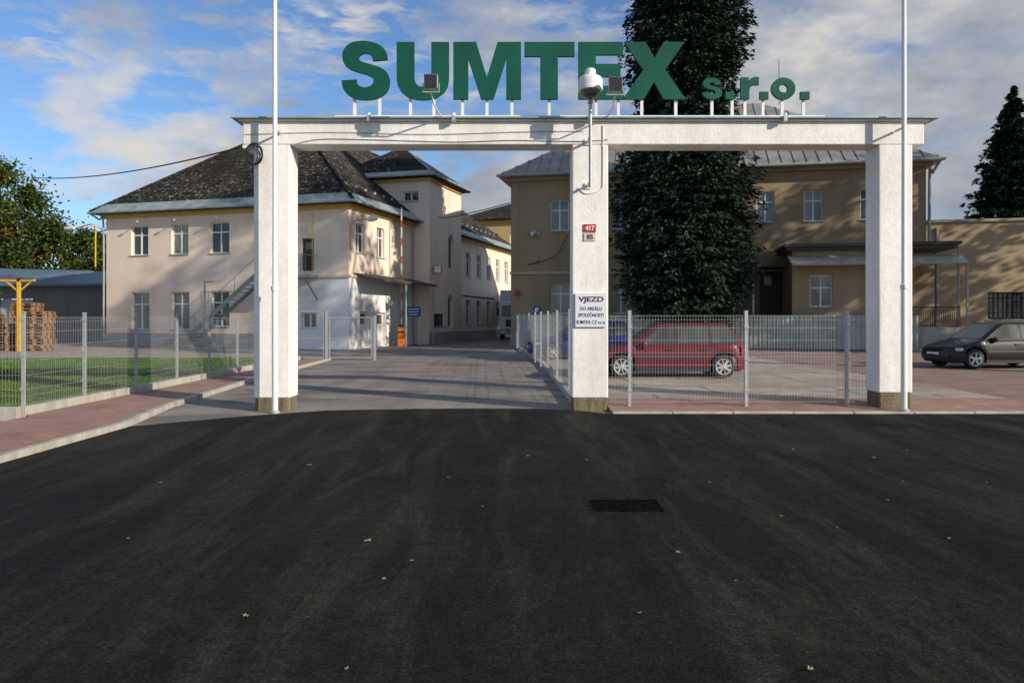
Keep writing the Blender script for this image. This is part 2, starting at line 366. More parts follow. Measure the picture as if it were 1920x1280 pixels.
W(MB()).box(-4.62,-4.44,12.8,13.3,4.5,4.555).build('beam_haunch','gatewhite',G)
# rooftop sign
SY=13.05; sc=SY/F
def sp(px,py): return ((px-CX)*sc, H+(HY-py)*sc)
S=thing('gate_sign','large green lettering reading SUMTEX s.r.o. on white rails above the gate','sign',(1.0,SY,5.02))
off=Matrix.Translation((-1.0,-SY,-5.02))
y0,y1=SY-.03,SY+.03
def letter(fn,lab=None):
    mb=MB(off); fn(mb); return mb.build('letter','green',S)
def P(l,dx=0): return [sp(x+dx,y) for x,y in l]
SA=[(727,113),(726,103),(720,92),(707,83),(690,78.5),(676,78),(660,81),(649,89),(643,100),(643,113),(648,124),(659,132),(674,137),(688,141),(697,145.5),(701,151),(699,158),(693,163),(684,165),(675,162.5),(670,157),(669,150)]
SB=[(641,152),(643,165),(650,176),(662,184),(678,188),(694,188),(711,184),(723,176),(730,164),(731,150),(726,137),(714,128),(700,123),(686,119),(677,115.5),(673,110.5),(675,105),(681,101.5),(688,101),(695,104),(698,109),(699,115)]
def Spoly(fx,fy):
    a=catmull([(x,y,0) for x,y in SA],3); b=catmull([(x,y,0) for x,y in SB],3)
    return [sp(fx(v.x),fy(v.y)) for v in a+b]
letter(lambda mb: mb.prismy(Spoly(lambda x:x,lambda y:y)[::1],y0,y1))
UP=[(744,80),(744,148),(746,162),(753,174),(765,183),(780,187.5),(793,188.5),(806,187.5),(821,183),(833,174),(840,162),(842,148),(842,80),(809,80),(809,147),(807,156),(801,162),(793,164),(785,162),(779,156),(777,147),(777,80)]
letter(lambda mb: mb.prismy(P(UP),y0,y1))
MP=[(850,187),(850,80),(893,80),(913,146),(933,80),(977,80),(977,187),(949,187),(949,112),(925,187),(902,187),(878,112),(878,187)]
letter(lambda mb: mb.prismy(P(MP),y0,y1))
letter(lambda mb: mb.prismy(P([(983,80),(1077,80),(1077,107),(1046,107),(1046,187),(1013,187),(1013,107),(983,107)]),y0,y1))
letter(lambda mb: mb.prismy(P([(1084,80),(1168,80),(1168,104),(1117,104),(1117,121),(1163,121),(1163,145),(1117,145),(1117,162),(1170,162),(1170,187),(1084,187)]),y0,y1))
letter(lambda mb: mb.prismy(P([(1170,80),(1210,80),(1227,110),(1244,80),(1283,80),(1247,132),(1285,187),(1245,187),(1226,155),(1207,187),(1167,187),(1206,132)]),y0,y1))
letter(lambda mb: mb.prismy(Spoly(lambda x:1317+(x-641)*36/90,lambda y:147+(y-78)*40/110),y0,y1))
def dot(x0,x1): return lambda mb: mb.prismy(P([(x0,173),(x1,173),(x1,187),(x0,187)]),y0,y1)
letter(dot(1360,1376))
letter(lambda mb: mb.prismy(P([(1388,146),(1403,146),(1403,153),(1407,148),(1413,145.5),(1422,145.5),(1422,160),(1413,160),(1407,163),(1404,169),(1404,187),(1388,187)]),y0,y1))
letter(dot(1424,1440))
def fO(mb):
    n=28; oo=[sp(1468+22.5*math.cos(a),167+20.5*math.sin(a)) for a in [2*math.pi*k/n for k in range(n)]]; ii=[sp(1468+8*math.cos(a),167+8*math.sin(a)) for a in [2*math.pi*k/n for k in range(n)]]
    v=[(p[0],y0,p[1]) for p in oo+ii]+[(p[0],y1,p[1]) for p in oo+ii]; f=[]
    for k in range(n):
        j=(k+1)%n; f+=[(k,j,n+j,n+k),(2*n+k,3*n+k,3*n+j,2*n+j),(k,2*n+k,2*n+j,j),(n+k,n+j,3*n+j,3*n+k)]
    mb.add(v,f)
letter(fO)
letter(dot(1500,1517))
for Yq in (SY-.12,SY+.12): MB(off).box(sp(632,0)[0],sp(1540,0)[0],Yq-.02,Yq+.02,5.053,5.09).build('rail','white',S)
for px in (664,711,769,813,867,913,960,1030,1118,1160,1204,1268,1336,1374,1398,1432,1468,1508):
    x=sp(px,0)[0]; m2=MB(off).box(x-.025,x+.025,SY+.032,SY+.07,5.05,H+(HY-172)*sc); m2.box(x-.025,x+.025,SY-.25,SY+.2,5.018,5.05); m2.build('post','white',S)
def flood(px,py,lab,foot):
    Y=12.0; p=at(px,py,Y); t=thing('floodlight',lab,'floodlight',(p.x,Y,p.z),0,'floodlights on the gate beam')
    MB().box(-.11,.11,-.02,.09,-.11,.12).build('housing','greyp',t,bevel=.015)
    for k in range(6): MB().box(-.105+k*.037,-.085+k*.037,-.045,-.0195,-.1,.11).build('cooling_fin','dark',t)
    f=Vector(foot)-p
    m=MB(); m.bar((-.13,.03,-.02),(-.13,.03,-.16),.015); m.bar((.13,.03,-.02),(.13,.03,-.16),.015); m.bar((-.14,.03,-.16),(.14,.03,-.16),.02); m.build('bracket','greyp',t)
    MB().tube([(0,.03,-.16),(f.x*.2,f.y*.3,-.30),f],.014,6).build('arm','white',t)
flood(808,153,'small square grey floodlight in front of the letter U',(-1.2,12.75,5.012))
flood(1154,158,'small square grey floodlight in front of the letter E',(1.62,12.75,5.012))
# dome camera on pole
p=at(1107,160,12.35); t=thing('dome_camera','white domed surveillance camera on a pole clipped to the middle column','camera',(p.x,12.35,3.6))
T0=Matrix.Translation((0,0,-3.6)); zc=p.z
MB(T0).tube([(0,.0,3.75),(0,0,zc-.30)],.028,10).build('pole','galv',t,smooth=True)
mb=MB(T0); mb.lathe([(0,zc+.14),(.15,zc+.14),(.185,zc+.115),(.2,zc+.07),(.2,zc-.04),(.205,zc-.045),(.205,zc-.09),(.19,zc-.1),(0,zc-.1)],28); mb.build('housing','white',t,smooth=True)
mb=MB(T0); mb.lathe([(0,zc+.27),(.07,zc+.265),(.09,zc+.24),(.09,zc+.142),(0,zc+.142)],20); mb.build('cap','white',t,smooth=True)
MB(T0).lathe([(.17,zc-.101),(.165,zc-.14),(.13,zc-.195),(.07,zc-.23),(0,zc-.24)],22).build('dome',plain('smoked_dome',(.13,.12,.11),.15),t,smooth=True)
MB(T0).lathe([(0,zc-.24),(.04,zc-.245),(.04,zc-.31),(0,zc-.31)],12).build('collar','greyp',t,smooth=True)
for z in (3.85,4.6):
    mb=MB(T0); mb.bar((0,0,z),(0,.45,z),.035); mb.box(-.05,.05,.42,.46,z-.05,z+.05); mb.build('bracket','white',t)
# flagpoles
for (px,lab,z0) in ((515.5,'tall white flagpole in front of the left column',0),(1695,'tall white flagpole in front of the right column',.03)):
    p=at(px,600,12.5); t=thing('flagpole',lab,'flagpole',(p.x,12.5,z0),0,'flagpoles in front of the gate')
    MB().tube([(0,0,.0),(0,0,2.1),(0,0,2.12),(0,0,5.2),(0,0,9.6)],[.05,.05,.042,.038,.03],16).build('pole','white',t,smooth=True)
    MB().lathe([(0,9.6),(.05,9.62),(.06,9.68),(.04,9.74),(0,9.76)],14).build('finial','white',t,smooth=True)
    MB().lathe([(.052,2.04),(.062,2.05),(.062,2.12),(.044,2.13)],16).build('collar','white',t)
    MB().lathe([(.08,0),(.08,.03),(.052,.05)],16).build('base_flange','galv',t)
    MB().bar((0,0,4.75),(0,.28,4.75),.03).build('bracket','galv',t)
# column signs
t=thing('entrance_sign','white notice board reading VJEZD on the middle column','sign',((1108-960)/F*12.76,12.755,H+(HY-613)/F*12.78))
bw=59/F*12.78; bh=63/F*12.78
MB().box(-bw/2,bw/2,0,.03,0,bh).build('board','board',t,bevel=.004)
text('VJEZD',.43,.115,'ink',(0,-.002,bh-.17),t,bold=.03); text('DO AREÁLU',.37,.075,'ink',(0,-.002,bh-.29),t,bold=.01)
text('SPOLEČNOSTI',.43,.08,'ink',(0,-.002,bh-.40),t,bold=.01); text('SUMTEX CZ s.r.o.',.50,.06,'ink',(0,-.002,bh-.52),t,bold=.01)
t=thing('house_number_plate','small red enamel plate with white number 417 on the middle column','number plate',((1106-960)/F*12.78,12.78,H+(HY-435)/F*12.78))
MB().box(-.105,.105,0,.015,0,.135).build('plate','redp',t); text('417',.155,.085,'white',(0,-.002,.025),t,bold=.03)
t=thing('house_number_plate','small pale plate with dark number 85 below the red one','number plate',((1106-960)/F*12.78,12.78,H+(HY-451.5)/F*12.78))
MB().box(-.1,.1,0,.015,0,.135).build('plate',plain('ivory_enamel',(.62,.58,.45),.5),t); text('85',.11,.085,'ink',(0,-.002,.025),t,bold=.03)
# cables
def cable(name,pts,r,lab,mat='black',k=6,cat='cable'):
    o=MB().tube(catmull(pts,k),r,6).build(name,mat,smooth=True); tag(o,lab,cat); return o
a=at(60,333,24);b=at(475,270,12.75)
pts=[]
for i in range(9):
    s=i/8; q=a.lerp(b,s); q.z-=.35*4*s*(1-s)*.6; pts.append(q)
cable('overhead_cable',pts,.014,'black overhead cable running from the left to the gate')
mb=MB()
for k in range(6):
    cx,cz,r=-4.41+.008*k*(-1)**k,H+(HY-289-k)/109.4,.165-.006*k; mb.tube([(cx+r*math.cos(a)*.88,12.77-.01*k+.012*math.sin(a*3+k),cz+r*1.15*math.sin(a)) for a in [i*math.pi/10 for i in range(21)]],.006,5)
tag(mb.build('cable_coil','black'),'coil of black cable hung on top of the left column','cable')
def on(px,py,Y=12.785): return at(px,py,Y)
cable('wire',[on(548,272),on(600,261),on(700,262),on(850,266),on(960,263),on(1080,265),on(1140,262)],.006,'thin dark wire sagging along the face of the gate beam','greyp')
cable('wire',[on(460,252),on(620,248),on(800,252),on(985,247),on(1095,246)],.005,'thin pale wire along the middle of the gate beam','galv')
cable('conduit',[on(1131,235),on(1131,330),on(1127,355),on(1100,363),on(1084,352)],.008,'white conduit curling down the middle column','white')
for px in (690,850,1107,1475):
    p=at(px,226,12.6)
    t=thing('cable_clamp',{690:'small cable clamp on the beam edge under the letter S',850:'small cable clamp under the letter M',1107:'small cable clamp near the dome camera pole',1475:'small cable clamp under the letter o'}[px],'clamp',(p.x,12.70,4.985),0,'cable clamps along the beam edge')
    MB().box(-.03,.03,-.06,.03,-.06,.033).build('bracket','galv',t); MB().lathe([(0,.034),(.03,.034),(.03,.075),(0,.09)],8,(0,-.03,0)).build('insulator','white',t,smooth=True)
# ---------------------------------------------------------------- wire fences
def wirepanel(L,h,z0,q=.0019):
    mb=MB(); n=max(2,int(L/.05))
    for i in range(1,n): 
        x=i*L/n; mb.box(x-q,x+q,-q,q,z0,z0+h)
    k=int(h/.2)
    for j in range(k+1):
        z=z0+.01+j*(h-.02)/k; mb.box(0,L,-.006,-.0025,z-.0025,z+.0025)
    for z in (z0+.1,z0+.5*h,z0+h-.12): mb.box(0,L,-.03,-.025,z+.04-.002,z+.042)
    return mb
def fence(name,lab,pts,h,zb=0,zp=.08,skip=(),q=.0019,pw=.03):
    t=thing(name,lab,'fence',(pts[0][0],pts[0][1],zb))
    o=Vector((pts[0][0],pts[0][1]))
    for i,p in enumerate(pts):
        k=Vector(p)-o
        if i not in skip:
            m=MB().box(k.x-pw,k.x+pw,k.y-pw,k.y+pw,-.05,h+.06); m.box(k.x-pw-.004,k.x+pw+.004,k.y-pw-.004,k.y+pw+.004,h+.06,h+.08)
            for z in (.25,.8,1.35): m.box(k.x-pw-.008,k.x+pw+.008,k.y-pw-.015,k.y-pw,z,z+.05)
            m.build('post','galv',t)
        if i<len(pts)-1:
            d=Vector(pts[i+1])-Vector(p)
            w=wirepanel(d.length-.02,h-zp,zp,q).build('wire_panel','wire',t); w.location=(k.x,k.y,0); w.rotation_euler=(0,0,math.atan2(d.y,d.x))
    return t
fence('wire_fence','galvanised wire mesh fence around the lawn on the left',[(-14.5,11.6),(-12.1,11.65),(-9.8,11.7),(-7.72,11.8),(-7.7,13.45),(-7.7,15.3),(-7.72,17.2),(-7.75,19.1),(-7.8,21.2),(-7.8,23.2),(-7.8,25.2)],1.42,.19,.03,pw=.024,q=.0017)
fence('wire_fence','galvanised wire mesh fence between middle and right columns',[(1.69,13.02),(2.05,13.02),(4.08,13.02),(5.85,13.05),(6.26,13.05)],1.58,.06,.06,skip=(0,4),pw=.027,q=.0017)
fence('wire_fence','galvanised wire mesh fence along the right edge of the drive',[(1.32,13.5),(1.22,15.8),(1.1,18.2),(1.0,20.7),(.9,23.2),(.8,25.7),(.65,28.5),(.5,31.3),(.35,34.2),(.25,37)],1.6,.1,.06,skip=(0,),q=.0008,pw=.026)
t=thing('wire_gate','open wire mesh gate leaf beside the left edge of the drive','gate',(-6.95,28,0))
MB().box(-.05,.05,-.05,.05,0,1.85).build('post','galv',t)
for (x0,x1,z1,nm) in ((.08,1.72,1.62,'gate_leaf'),(-1.25,-.08,1.85,'side_leaf')):
    m=MB(); m.box(x0,x0+.045,-.02,.02,.08,z1); m.box(x1-.045,x1,-.02,.02,.08,z1); m.box(x0,x1,-.019,.019,z1-.04,z1+.001); m.box(x0,x1,-.019,.019,.08,.12); m.box(x0,x1,-.018,.018,.8,.83)
    n=int((x1-x0)/.06)
    for i in range(n): m.box(x0+i*.06,x0+i*.06+.005,-.003,.003,.1,z1)
    m.build(nm,'wire',t)
MB().box(1.76,1.85,-.04,.04,0,1.66).build('post','galv',t)
# corrugated fence
t=thing('corrugated_fence','pale corrugated sheet fence in front of the tan building','fence',(.4,37.6,.1),math.atan2(-4.4,17.6))
L=18.2; mb=MB(); vs=[];fs=[];n=int(L/.1)
for i in range(n*2+1):
    x=i*L/(n*2); y=[0,.0,.05,.05][i%4]; vs+=[(x,y,.05),(x,y,1.58)]
fs=[(2*i,2*i+2,2*i+3,2*i+1) for i in range(n*2)]
mb.add(vs,fs); mb.build('sheet','corr',t)
for i in range(8): MB().box(i*2.6-.04,i*2.6+.04,.06,.14,0,1.62).build('post','greyp',t)
MB().box(0,L,.052,.08,1.4,1.46).build('rail','greyp',t)
# ---------------------------------------------------------------- building helpers
class Fr:
    def __init__(s,O,ang): s.O=Vector(O); s.e=Vector((math.cos(ang),math.sin(ang)))
    def u(s,px):
        k=(px-CX)/F; return (k*s.O.y-s.O.x)/(s.e.x-k*s.e.y)
    def z(s,px,py):
        Y=s.O.y+s.u(px)*s.e.y; return H+(HY-py)/F*Y
def window(par,T,a,b,c,e,y=.14,tr=.68,glass='glass',frame='white',sill=True,mull=True):
    fw=.06; m=MB(T)
    m.box(a,a+fw,y,y+.06,c,e); m.box(b-fw,b,y,y+.06,c,e); m.box(a+fw,b-fw,y,y+.06,c,c+fw); m.box(a+fw,b-fw,y,y+.06,e-fw,e)
    zt=c+(e-c)*tr
    if tr: m.box(a+fw,b-fw,y-.006,y+.05,zt-.035,zt+.035)
    if mull: m.box((a+b)/2-.04,(a+b)/2+.04,y-.01,y+.055,c+fw,zt-.035 if tr else e-fw)
    if tr and mull: m.box((a+b)/2-.025,(a+b)/2+.025,y-.004,y+.05,zt+.035,e-fw)
    o=m.build('window',frame,par)
    MB(T).box(a+.01,b-.01,y+.03,y+.04,c+.01,e-.01).build('pane',glass,o)
    if sill: MB(T).box(a-.06,b+.06,-.06,y,c-.045,c-.003).build('sill','tin',o)
    return o
def hip(x0,x1,y0,y1,z,rise,oh,axis='y',ins=None,th=.12):
    X0,X1,Y0,Y1=x0-oh,x1+oh,y0-oh,y1+oh
    if axis=='y':
        k=ins if ins else (X1-X0)/2; r=[((X0+X1)/2,Y0+k,z+rise),((X0+X1)/2,Y1-k,z+rise)]
        fs=[(0,1,4),(1,2,5,4),(2,3,5),(3,0,4,5)]
    else:
        k=ins if ins else (Y1-Y0)/2; r=[(X0+k,(Y0+Y1)/2,z+rise),(X1-k,(Y0+Y1)/2,z+rise)]
        fs=[(0,1,5,4),(1,2,5),(2,3,4,5),(3,0,4)]
    mb=MB(); c=[(X0,Y0),(X1,Y0),(X1,Y1),(X0,Y1)]
    mb.add([(p[0],p[1],z) for p in c]+r,fs)
    mb.add([(p[0],p[1],z) for p in c]+[(p[0],p[1],z-th) for p in c],[(4,5,1,0),(5,6,2,1),(6,7,3,2),(7,4,0,3),(7,6,5,4)])
    return mb,r
R90=Matrix.Rotation(math.pi/2,4,'Z')
# ---------------------------------------------------------------- cream building
angL=math.atan2(-.278,.96); OL=(-22.6,41.6)
B=thing('cream_building','cream two storey works building with dark mossy hipped roof and stair tower','building',(OL[0],OL[1],0),angL)
fL=Fr(OL,angL); E=7.35
wins=[];
for px0,px1,py0,py1 in [(246,278,424,479),(321,353,420,477),(394,430,417,475)]: wins.append((fL.u(px0),fL.u(px1),fL.z(px0,py1),fL.z(px0,py0)))
for px0,px1,py0,py1 in [(246,280,548,618),(321,355,547,618),(396,430,546,612)]: wins.append((fL.u(px0),fL.u(px1),fL.z(px0,py1),fL.z(px0,py0)))
doorh=(fL.u(566),fL.u(588),fL.z(575,508),fL.z(575,447))
uS=fL.u(520)
front=wins+[doorh, (fL.u(566),fL.u(594),fL.z(578,615),fL.z(578,586))]
mb=MB().wall(0,15,0,E,0,front); 
sideT=Matrix.Translation((15,0,0))@R90
fS2=Fr((-8.15,37.4),math.atan2(.96,.278))
sw=[]
for px0,px1,py0,py1 in [(669,685,418,473),(708,722,426,482)]: sw.append((fS2.u(px0),fS2.u(px1),fS2.z(px0,py1),fS2.z(px0,py0)))
sdoors=[(fS2.u(674),fS2.u(690),.05,fS2.z(682,584)),(fS2.u(706),fS2.u(722),.05,fS2.z(714,586))]
bw_=[]
for i in range(6):
    t0=14.9+i*2.45; bw_+= [(t0,t0+1.05,4.6,6.35),(t0,t0+1.05,1.1,2.9)]
mb.T=sideT; mb.wall(0,30.3,0,E,0,sw+sdoors+bw_)
mb.T=None; mb.add([(0,0,0),(0,30.3,0),(0,30.3,E),(0,0,E)],[(0,3,2,1)]); mb.add([(0,30.3,0),(15,30.3,0),(15,30.3,E),(0,30.3,E)],[(0,1,2,3)])
mb.build('wall','cream',B)
for i,w_ in enumerate(wins): window(B,None,*w_,glass='glassb' if i in (1,3,4) else 'glass')
window(B,None,*front[-1],tr=0,glass='glass')
o=MB().box(doorh[0],doorh[1],.12,.17,doorh[2],doorh[3]).build('door','door',B); MB().box(doorh[0]+.15,doorh[1]-.15,.11,.12,doorh[2]+1.1,doorh[3]-.2).build('pane','glassb',o)
for i,w_ in enumerate(sw): window(B,sideT,*w_,glass='glass')
for i,w_ in enumerate(bw_): window(B,sideT,*w_,glass='glass')
for w_ in sdoors:
    o=MB(sideT).box(w_[0],w_[1],.12,.17,w_[2],w_[3]).build('door','whited',B); MB(sideT).box(w_[0]+.12,w_[1]-.12,.105,.12,w_[2]+1.2,w_[3]-.12).build('pane','glass',o)
MB().box(-.05,fL.u(520),-.05,0,0,.75).build('plinth','greyplinth',B)
zl=fL.z(600,520)
holesW=[front[-1]]
mb=MB().wall(uS,15.06,0,zl,-.06,holesW,.07); mb.T=Matrix.Translation((15.06,-.06,0))@R90; 
mb.wall(0,7.9,0,zl,0,[(a+.06,b+.06,c,d) for a,b,c,d in sdoors],.07); mb.build('ground_floor_render','whiter',B)
mb=MB().box(uS,15.16,-.16,0,zl,zl+.12); mb.box(15,15.16,0,7.98,zl,zl+.12); mb.build('string_course','cream',B)
mb=MB().box(-.14,15.14,-.14,-.002,E-.28,E-.02); mb.box(15.002,15.14,-.002,30.3,E-.28,E-.02); mb.box(-.2,15.2,-.2,-.14,E-.14,E-.02); mb.box(15.14,15.2,-.14,30.3,E-.14,E-.02); mb.build('cornice','yellow',B)
MB().box(14.99,15.1,7.9,30.3,0,.6).build('plinth','greyplinth',B)
rf,rr=hip(0,15,0,30.3,E+.06,6.5,.55); RF=rf.build('roof','tile',B)
X0,X1,Y0=-.58,15.58,-.58; sl=6.5/8.05
def flash(x0,y0_,x1,y1_,nx,ny,w=.55):
    z=E+.07; return [(x0,y0_,z),(x1,y1_,z),(x1+nx*w+(-w if x1>10 and ny else 0)+0,y1_+ny*w+(w if nx and y1_<5 else 0),z+w*sl+.01),(x0+nx*w+(w if x0<5 and ny else 0),y0_+ny*w+(w if nx and y0_<5 else 0),z+w*sl+.01)]
mb=MB().add(flash(X0,Y0,X1,Y0,0,1),[(0,1,2,3)]); mb.add(flash(X1,Y0,X1,30.8,-1,0),[(0,1,2,3)])
mb.tube([(X0-.05,Y0-.06,E),(X1+.06,Y0-.06,E)],.07,8); mb.tube([(X1+.06,Y0-.06,E),(X1+.06,30.8,E)],.07,8); mb.build('eave_flashing','tin',RF)
mb=MB()
mb.tube([rr[0],rr[1]],.12,6); mb.tube([(X0,Y0,E+.06),rr[0]],.1,6); mb.tube([(X1,Y0,E+.06),rr[0]],.1,6); mb.build('ridge_tiles','tile',RF)
for yy in [1+i*1.1 for i in range(24)]:
    MB().box(X1-1.3-.06,X1-1.3+.06,yy,yy+.05,E+.06+1.3*sl,E+.2+1.3*sl).build('snow_guard','corr',RF)
MB().tube(catmull([(-.5,-.6,E-.05),(-.2,-.3,E-.35),(-.1,-.1,E-.7),(-.1,-.1,.2)],4),.05,8).build('downpipe','tin',B)
MB().tube(catmull([(15.6,7.7,E-.05),(15.3,7.7,E-.35),(15.12,7.7,E-.7),(15.12,7.7,.2)],4),.05,8).build('downpipe','tin',B)
for u_ in (2.2,4.6,7.2): 
    m=MB(); m.tube([(u_,-.1,E-.55),(u_+.25,-.35,E-.62),(u_+.35,-.5,E-.55)],.02,6); m.lathe([(0,.05),(.05,.03),(.07,-.05),(0,-.06)],10,(u_+.37,-.52,E-.55)); m.build('wall_spotlight','galv',B)
# tower
tx0,tx1,ty0,ty1=9.6,16.07,7.98,13.5; TE=10.05
T2=Matrix.Translation((tx1,ty0,0))@R90
fT=Fr((-4.93,44.8),math.atan2(.96,.278)); fTf=Fr((-4.93,44.8),angL)
def tu(px): return tx1+fTf.u(px)
tw=(tu(756),tu(785),fTf.z(770,377),fTf.z(770,359))
ar1=(fT.u(841),fT.u(851),fT.z(845,503),fT.z(845,440)); ar2=(fT.u(840),fT.u(850),fT.z(845,613),fT.z(845,552)); lw=(fT.u(811),fT.u(834),fT.z(822,612),fT.z(822,588))
mb=MB().wall(tx0,tx1,0,TE,ty0,[tw]); mb.T=T2; mb.wall(0,5.52,0,TE,0,[ar1,ar2,lw],.3)
for a_,b_,c_,d_ in (ar1,ar2):
    r=(b_-a_)/2
    for s in (-1,1):
        cx=(a_+b_)/2; pts=[(cx+s*r,d_)]+[(cx+s*r*math.cos(q),d_-r+r*math.sin(q)) for q in [i*math.pi/16 for i in range(9)]]
        if s==1: pts=pts[::-1]
        mb.prismy(pts,-.003,.29)
mb.T=None; mb.add([(tx0,ty0,0),(tx0,ty1,0),(tx0,ty1,TE),(tx0,ty0,TE)],[(0,3,2,1)]); mb.add([(tx0,ty1,0),(tx1,ty1,0),(tx1,ty1,TE),(tx0,ty1,TE)],[(0,1,2,3)])
mb.build('tower_wall','cream',B)
window(B,Matrix.Translation((0,ty0,0)),*tw,tr=0)
for w_ in (ar1,ar2): window(B,T2,*w_,y=.2,tr=0,mull=True,frame='greyp',sill=False)
window(B,T2,*lw,tr=0,frame='door')
mb=MB().box(tx0-.1,tx1+.12,ty0-.12,ty0-.002,TE-.26,TE); mb.box(tx1+.002,tx1+.12,ty0-.002,ty1,TE-.26,TE); mb.build('tower_cornice','yellow',B)
MB().box(tx1+.002,tx1+.05,ty0-.04,ty1+.02,0,.7).build('plinth','greyplinth',B)
rf,r2=hip(tx0,tx1,ty0,ty1,TE+.06,2.3,.5,'x'); RT=rf.build('tower_roof','tile',B)
mb=MB(); e=.52; mb.tube([(tx0-e,ty0-e,TE+.05),(tx1+e,ty0-e,TE+.05),(tx1+e,ty1+e,TE+.05)],.07,8); mb.tube([r2[0],r2[1]],.09,6); mb.tube([(tx1+.5,ty0-.5,TE+.08),r2[1]],.07,6)
mb.add([(tx0-e,ty0-e,TE+.08),(tx1+e,ty0-e,TE+.08),(tx1+e-.45,ty0-e+.45,TE+.08+.32),(tx0-e+.45,ty0-e+.45,TE+.40)],[(0,1,2,3)]); mb.build('eave_flashing','tin',RT)
ca,cb=fS2.u(664),7.9; zc=fS2.z(700,524)-.1
mb=MB(sideT); mb.add([(ca,-.05,zc+.35),(cb,-.05,zc+.35),(cb,-1.6,zc),(ca,-1.6,zc),(ca,-.05,zc+.27),(cb,-.05,zc+.27),(cb,-1.6,zc-.1),(ca,-1.6,zc-.1)],[(0,1,2,3),(4,7,6,5),(3,2,6,7),(0,3,7,4),(2,1,5,6)]); mb.build('canopy','slabdark',B)
for u_ in (3.7,7.6): MB(sideT).box(u_-.04,u_+.04,-1.5,-1.42,0,zc-.05).build('canopy_post','galv',B)
mb=MB(T2); mb.add([(5.6,-.05,3.1),(8.5,-.05,3.1),(8.5,-1.4,2.95),(5.6,-1.4,2.95),(5.6,-.05,3.0),(8.5,-.05,3.0),(8.5,-1.4,2.85),(5.6,-1.4,2.85)],[(0,1,2,3),(4,7,6,5),(3,2,6,7),(0,3,7,4)]); mb.build('canopy','slabdark',B)
# staircase
us=fL.u(362); ue=fL.u(508); zl2=fL.z(560,518)
t=thing('external_staircase','grey green steel staircase climbing to the upper door of the cream building','staircase',(OL[0],OL[1],0),angL)
for yy in (-1.35,-.35): MB().bar((us,yy,.0),(ue,yy,zl2),.05,.20).build('stringer','stairgreen',t)
n=20
for i in range(n):
    x=us+(ue-us)*(i+.5)/n; z=zl2*(i+.5)/n; MB().box(x-.14,x+.14,-1.33,-.37,z-.01,z+.02).build('tread','stairgreen',t)
u2=fL.u(600)
MB().box(ue,u2,-1.4,-.17,zl2-.12,zl2).build('landing','stairgreen',t)
mb=MB(); 
mb.bar((us,-1.35,.85),(ue,-1.35,zl2+.85),.022)
for i in range(5):
    x=us+(ue-us)*i/4; z=zl2*i/4; mb.bar((x,-1.35,z),(x,-1.35,z+.85),.018)
mb.box(ue,u2,-1.4,-1.36,zl2+.97,zl2+1.01); mb.box(u2-.04,u2,-1.36,-.17,zl2+.97,zl2+1.01); mb.box(ue,u2,-1.39,-1.37,zl2+.5,zl2+.52)
for i in range(13):
    x=ue+(u2-ue)*i/12; mb.box(x-.012,x+.012,-1.39,-1.366,zl2,zl2+.97)
mb.build('railing','stairgreen',t)
for x in (ue+.1,u2-.1): MB().bar((x,-1.3,zl2-.1),(x,-.1,zl2-1.2),.06).build('bracket','stairgreen',t)
x=fL.u(588)
ee=Vector((.96,-.278,0)); nn_=Vector((.278,.96,0)); OV=Vector((OL[0],OL[1],0))
def Lw(u,v,z): return OV+ee*u+nn_*v+Vector((0,0,z))
tag(MB().tube([Lw(x,-.12,3.9),Lw(x,-.12,E-.5)],.022,6).build('gas_pipe','ypost'),'yellow gas pipe on the wall beside the upper door','pipe')
tag(MB().tube(catmull([Lw(-.35,-.4,5.0-.6),Lw(-.35,-.4,5.9),Lw(-.35,-.4,6.6),Lw(-.5,-.5,6.75),Lw(-1.3,-.6,6.6)],4),.04,8).build('lamp_bracket','ypost'),'yellow pipe bracket at the left corner of the cream building','lamp bracket')
p=Lw(-1.9,-.6,6.55)
t=thing('street_lamp','lamp head reaching left from the yellow bracket','lamp',p,angL); MB().lathe([(0,-.35),(.1,-.33),(.14,0),(.1,.33),(0,.36)],10,axis='z').build('lamp_head','whited',t,smooth=True).rotation_euler=(0,R(90),0)
MB().box(.34,.62,-.03,.03,-.02,.04).build('neck','galv',t)
q=at(657,470,37.0); q2=at(657,428,37.0); q3=at(666,414,36.7); q4=at(690,411,36.2)
t=thing('street_lamp','curved lamp arm on the right corner of the cream building','lamp',q)
MB().tube([v-q for v in catmull([q,q2,q3,q4],5)],.035,8).build('arm','yellow',t,smooth=True)
h=q4-q; MB().lathe([(0,0),(.12,.0),(.15,.2),(.1,.45),(0,.5)],12).build('lamp_head','whited',t,smooth=True).location=h; t.children[-1].rotation_euler=(0,R(82),0)
p=gp(384,655); t=thing('lamp_post','slim dark lamp post standing beside the foot of the steel stairs','lamp post',p)
MB().tube([(0,0,0),(0,0,3.35)],[.06,.045],10).build('post','greyp',t); MB().box(-.05,.42,-.09,.09,3.35,3.42).build('lamp_head','greyp',t)
t=thing('wall_clock','square dark framed clock sticking out from the tower wall','clock',(-4.5,44.9,at(817,505,44.9).z),0)
MB().box(-.2,.26,-.07,.07,-.24,.24).build('case','dark',t,bevel=.02); MB().box(-.16,.22,-.075,-.0705,-.2,.2).build('dial','white',t)
MB().box(.02,.04,-.08,-.076,0,.14).build('hand','black',t); MB().box(.03,.13,-.08,-.0765,-.01,.012).build('hand','black',t); MB().box(-.42,-.2,-.02,.02,-.02,.02).build('bracket','dark',t)
t=thing('boom_barrier','raised red and white boom barrier with orange housing beside the drive','barrier',((753-CX)/F*41.5,41.5,0))
MB().box(-.2,.2,-.17,.17,0,1.05).build('housing','orange',t,bevel=.02); MB().box(-.17,.17,-.19,-.172,.75,.85).build('panel','dark',t)
